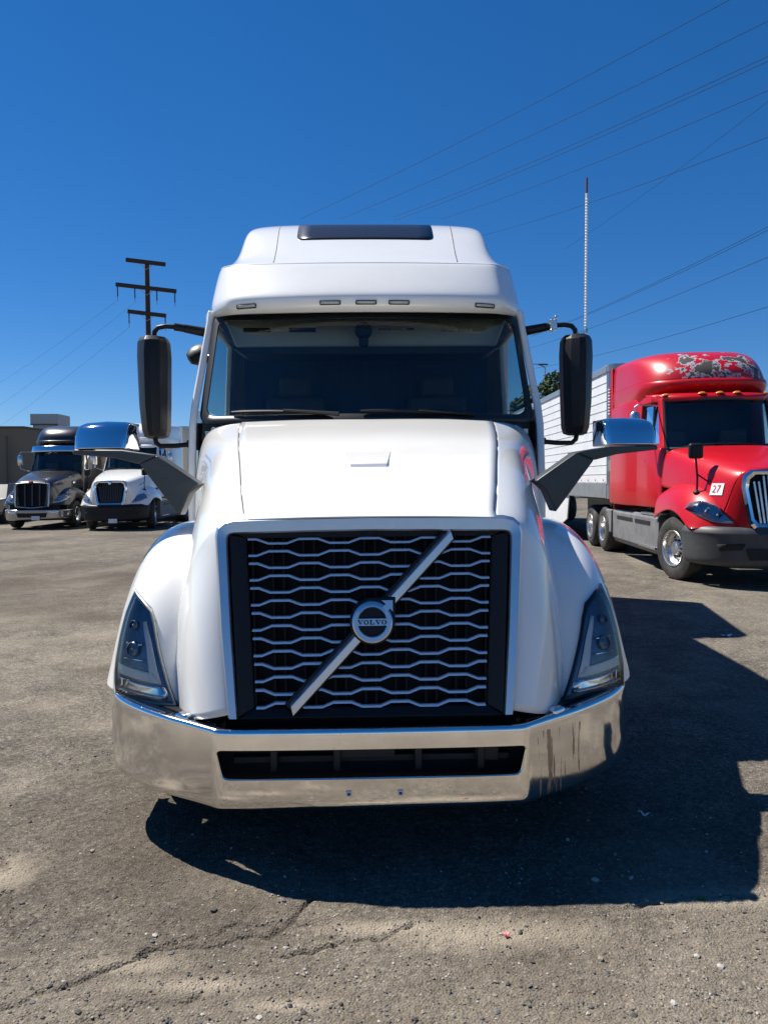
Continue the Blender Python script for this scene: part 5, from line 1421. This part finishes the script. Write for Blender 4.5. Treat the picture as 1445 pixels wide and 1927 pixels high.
def asphalt():
    m = bpy.data.materials.new('worn_asphalt'); m.use_nodes = True
    t = m.node_tree; b = t.nodes['Principled BSDF']; b.inputs['Roughness'].default_value = .88; b.inputs['Specular IOR Level'].default_value = .08
    tc = t.nodes.new('ShaderNodeTexCoord')
    def attr(n): a_ = t.nodes.new('ShaderNodeAttribute'); a_.attribute_name = n; return a_.outputs['Fac']
    def noise(sc, det=4, r=.6):
        n = t.nodes.new('ShaderNodeTexNoise'); n.inputs['Scale'].default_value = sc; n.inputs['Detail'].default_value = det; n.inputs['Roughness'].default_value = r
        t.links.new(tc.outputs['Object'], n.inputs[0]); return n.outputs['Fac']
    def ramp(fac, stops):
        r = t.nodes.new('ShaderNodeValToRGB'); t.links.new(fac, r.inputs[0])
        while len(r.color_ramp.elements) < len(stops): r.color_ramp.elements.new(.5)
        for e_, (p, c) in zip(r.color_ramp.elements, stops): e_.position = p; e_.color = (*c, 1)
        return r.outputs[0]
    def mix(f, a_, c, mode='MIX'):
        n = t.nodes.new('ShaderNodeMix'); n.data_type = 'RGBA'; n.blend_type = mode
        for k, v in ((0, f), (6, a_), (7, c)):
            if isinstance(v, tuple): n.inputs[k].default_value = (*v, 1)
            elif isinstance(v, float): n.inputs[k].default_value = v
            else: t.links.new(v, n.inputs[k])
        return n.outputs[2]
    vo = t.nodes.new('ShaderNodeTexVoronoi'); vo.inputs['Scale'].default_value = 105; t.links.new(tc.outputs['Object'], vo.inputs[0])
    vo2 = t.nodes.new('ShaderNodeTexVoronoi'); vo2.inputs['Scale'].default_value = 260; t.links.new(tc.outputs['Object'], vo2.inputs[0])
    sep = t.nodes.new('ShaderNodeSeparateColor'); t.links.new(vo.outputs['Color'], sep.inputs[0])
    sep2 = t.nodes.new('ShaderNodeSeparateColor'); t.links.new(vo2.outputs['Color'], sep2.inputs[0])
    stones = ramp(sep.outputs[0], [(0, (.075, .07, .064)), (.35, (.155, .144, .129)), (.75, (.25, .23, .20)), (.92, (.35, .315, .26)), (1, (.56, .515, .44))])
    fine = ramp(sep2.outputs[1], [(0, (.10, .091, .08)), (.5, (.215, .195, .165)), (1, (.38, .34, .28))])
    c = mix(.5, stones, fine)
    big = noise(.35, 6); c = mix(1.0, c, ramp(big, [(.3, (.54, .535, .54)), (.7, (.90, .89, .88))]), 'MULTIPLY')
    mid = noise(2.6, 7, .7); c = mix(1.0, c, ramp(mid, [(.3, (.70, .69, .69)), (.7, (1.28, 1.26, 1.22))]), 'MULTIPLY')
    pat = noise(9.0, 6, .75); c = mix(1.0, c, ramp(pat, [(.3, (.78, .78, .78)), (.7, (1.2, 1.2, 1.19))]), 'MULTIPLY')
    gr_ = noise(34.0, 3, .8); c = mix(1.0, c, ramp(gr_, [(.36, (.62, .62, .62)), (.64, (1.22, 1.21, 1.19))]), 'MULTIPLY')
    dm = t.nodes.new('ShaderNodeMath'); dm.operation = 'MULTIPLY'; t.links.new(attr('dust'), dm.inputs[0]); dm.inputs[1].default_value = .95
    c = mix(dm.outputs[0], c, mix(.35, (.47, .40, .30), fine))
    om = t.nodes.new('ShaderNodeMath'); om.operation = 'MULTIPLY'; t.links.new(attr('oil'), om.inputs[0]); om.inputs[1].default_value = .9
    c = mix(om.outputs[0], c, (.075, .058, .042))
    cm = t.nodes.new('ShaderNodeMath'); cm.operation = 'MULTIPLY'; t.links.new(attr('crack'), cm.inputs[0]); cm.inputs[1].default_value = .85
    c = mix(cm.outputs[0], c, (.05, .043, .036))
    t.links.new(c, b.inputs['Base Color'])
    ad = t.nodes.new('ShaderNodeMath'); ad.operation = 'ADD'; t.links.new(vo.outputs['Distance'], ad.inputs[0])
    nz = noise(120, 3); t.links.new(nz, ad.inputs[1])
    bp = t.nodes.new('ShaderNodeBump'); bp.inputs['Strength'].default_value = .6; bp.inputs['Distance'].default_value = .012
    t.links.new(ad.outputs[0], bp.inputs['Height']); t.links.new(bp.outputs[0], b.inputs['Normal'])
    return m
M_asph = asphalt(); me.materials.append(M_asph)
go_ = bpy.data.objects.new('ground', me); COL.objects.link(go_); go_['kind'] = 'structure'
def gz(x, y):
    j = min(max(int(np.searchsorted(gx, x)), 0), nc - 1); i = min(max(int(np.searchsorted(gyy, y)), 0), nr - 1); return float(Zg[i, j])
# loose grit and pebbles, as one mass
rng = np.random.default_rng(17)
pv, pf, pm = [], [], []
ico = bmesh.new(); bmesh.ops.create_icosphere(ico, subdivisions=1, radius=1); iv = np.array([v.co[:] for v in ico.verts]); ifc = [tuple(v.index for v in f.verts) for f in ico.faces]; ico.free()
N = 9000; cnt = 0; cols = []
while cnt < N:
    y = 1.95 + rng.random() ** 1.6 * 3.2; x = rng.uniform(-.60, .60) * y
    dn = .25 + .75 * float(vnoise(np.array(x * 2.1), np.array(y * 2.6), 61)) ** 2 + (.6 if y < 2.75 + .1 * abs(x) else 0)
    if rng.random() > dn: continue
    r = .0020 + .0042 * rng.random() ** 2.5 + (.006 if rng.random() < .02 else 0)
    sc = r * rng.uniform(.7, 1.3, 3) * np.array([1, 1, .75])
    ang = rng.uniform(0, 6.28); c_, s_ = math.cos(ang), math.sin(ang)
    P = iv * sc * (1 + .18 * rng.normal(size=(len(iv), 1))); P = np.stack([P[:, 0] * c_ - P[:, 1] * s_, P[:, 0] * s_ + P[:, 1] * c_, P[:, 2]], -1) + np.array([x, y, gz(x, y) + r * .12])
    b0_ = cnt * len(iv); pv.append(P); pf += [(a_ + b0_, b1 + b0_, c1 + b0_) for a_, b1, c1 in ifc]; pm += [int(rng.choice(4, p=(.44, .14, .28, .14)))] * len(ifc); cnt += 1
me = bpy.data.meshes.new('loose_gravel'); me.from_pydata(np.concatenate(pv).tolist(), [], pf)
for nm, c in (('grit_grey', (.12, .115, .11)), ('grit_dark', (.06, .057, .055)), ('grit_tan', (.24, .20, .15)), ('grit_pale', (.38, .35, .31))): me.materials.append(mat(nm, c, .9))
me.polygons.foreach_set('material_index', np.array(pm, np.int32))
gv = bpy.data.objects.new('loose_gravel', me); COL.objects.link(gv); gv['kind'] = 'stuff'
# single stones and litter one can point at
def stone(x, y, r, label, m, grp=None):
    bm = bmesh.new(); bmesh.ops.create_icosphere(bm, subdivisions=2, radius=1)
    rr = random.Random(int(x * 1000)); 
    for v in bm.verts: v.co *= (1 + rr.uniform(-.18, .18)); v.co.x *= r * 1.2; v.co.y *= r; v.co.z *= r * .65
    me = bpy.data.meshes.new('stone'); bm.to_mesh(me); bm.free()
    o = link('stone', me, m, None, 50); o.location = (x, y, gz(x, y) + r * .3); tag(o, label, 'stone')
stone(-8.4, 28.6, .16, 'lone stone on the asphalt near the distant white truck', mat('stone_grey', (.16, .15, .14), .9))
stone(.87, 2.98, .014, 'pale pebble at the edge of the truck shadow, lower right', mat('stone_pale', (.35, .32, .28), .9))
def scrap(x, y, w, h, rot, m, name, label):
    mb = MB(); n = 4
    for i in range(n + 1):
        for j in range(2): a_, b_ = (i / n - .5) * w, (j - .5) * h; mb.v.append((a_, b_, .004 + .012 * math.sin(i * 1.9 + j)))
    for i in range(n): mb.f.append((2 * i, 2 * i + 2, 2 * i + 3, 2 * i + 1))
    o = mb.build(name, m, None, 40); o.location = (x, y, gz(x, y) + .006); o.rotation_euler = (0, 0, rot); tag(o, label, 'litter')
    md = o.modifiers.new('t', 'SOLIDIFY'); md.thickness = .001
scrap(1.27, 3.55, .055, .02, -.7, M_paper_white, 'paper_scrap', 'white scrap of paper lying in the shadow at the lower right')
scrap(.44, 2.60, .018, .02, .4, mat('pink_plastic', (.6, .18, .18), .5), 'plastic_scrap', 'tiny pink plastic scrap in the gravel just below the shadow')
scrap(3.55, 7.6, .12, .04, .3, M_paper_white, 'paper_scrap', 'pale litter lying in the shadow right of the truck')
wd = MB()
for k in range(14):
    a_ = k * 2.4; l = random.uniform(.012, .028); wd.add([(0, 0, 0), (l * .6 * math.cos(a_ - .35), l * .6 * math.sin(a_ - .35), .010), (l * math.cos(a_), l * math.sin(a_), .014), (l * .6 * math.cos(a_ + .35), l * .6 * math.sin(a_ + .35), .010)], [(0, 1, 2, 3)])
o = wd.build('weed', mat('weed_green', (.14, .20, .03), .7), None, 0); o.location = (1.24, 2.83, gz(1.24, 2.83)); tag(o, 'tiny green weed sprouting from the sandy crack, lower right', 'weed')
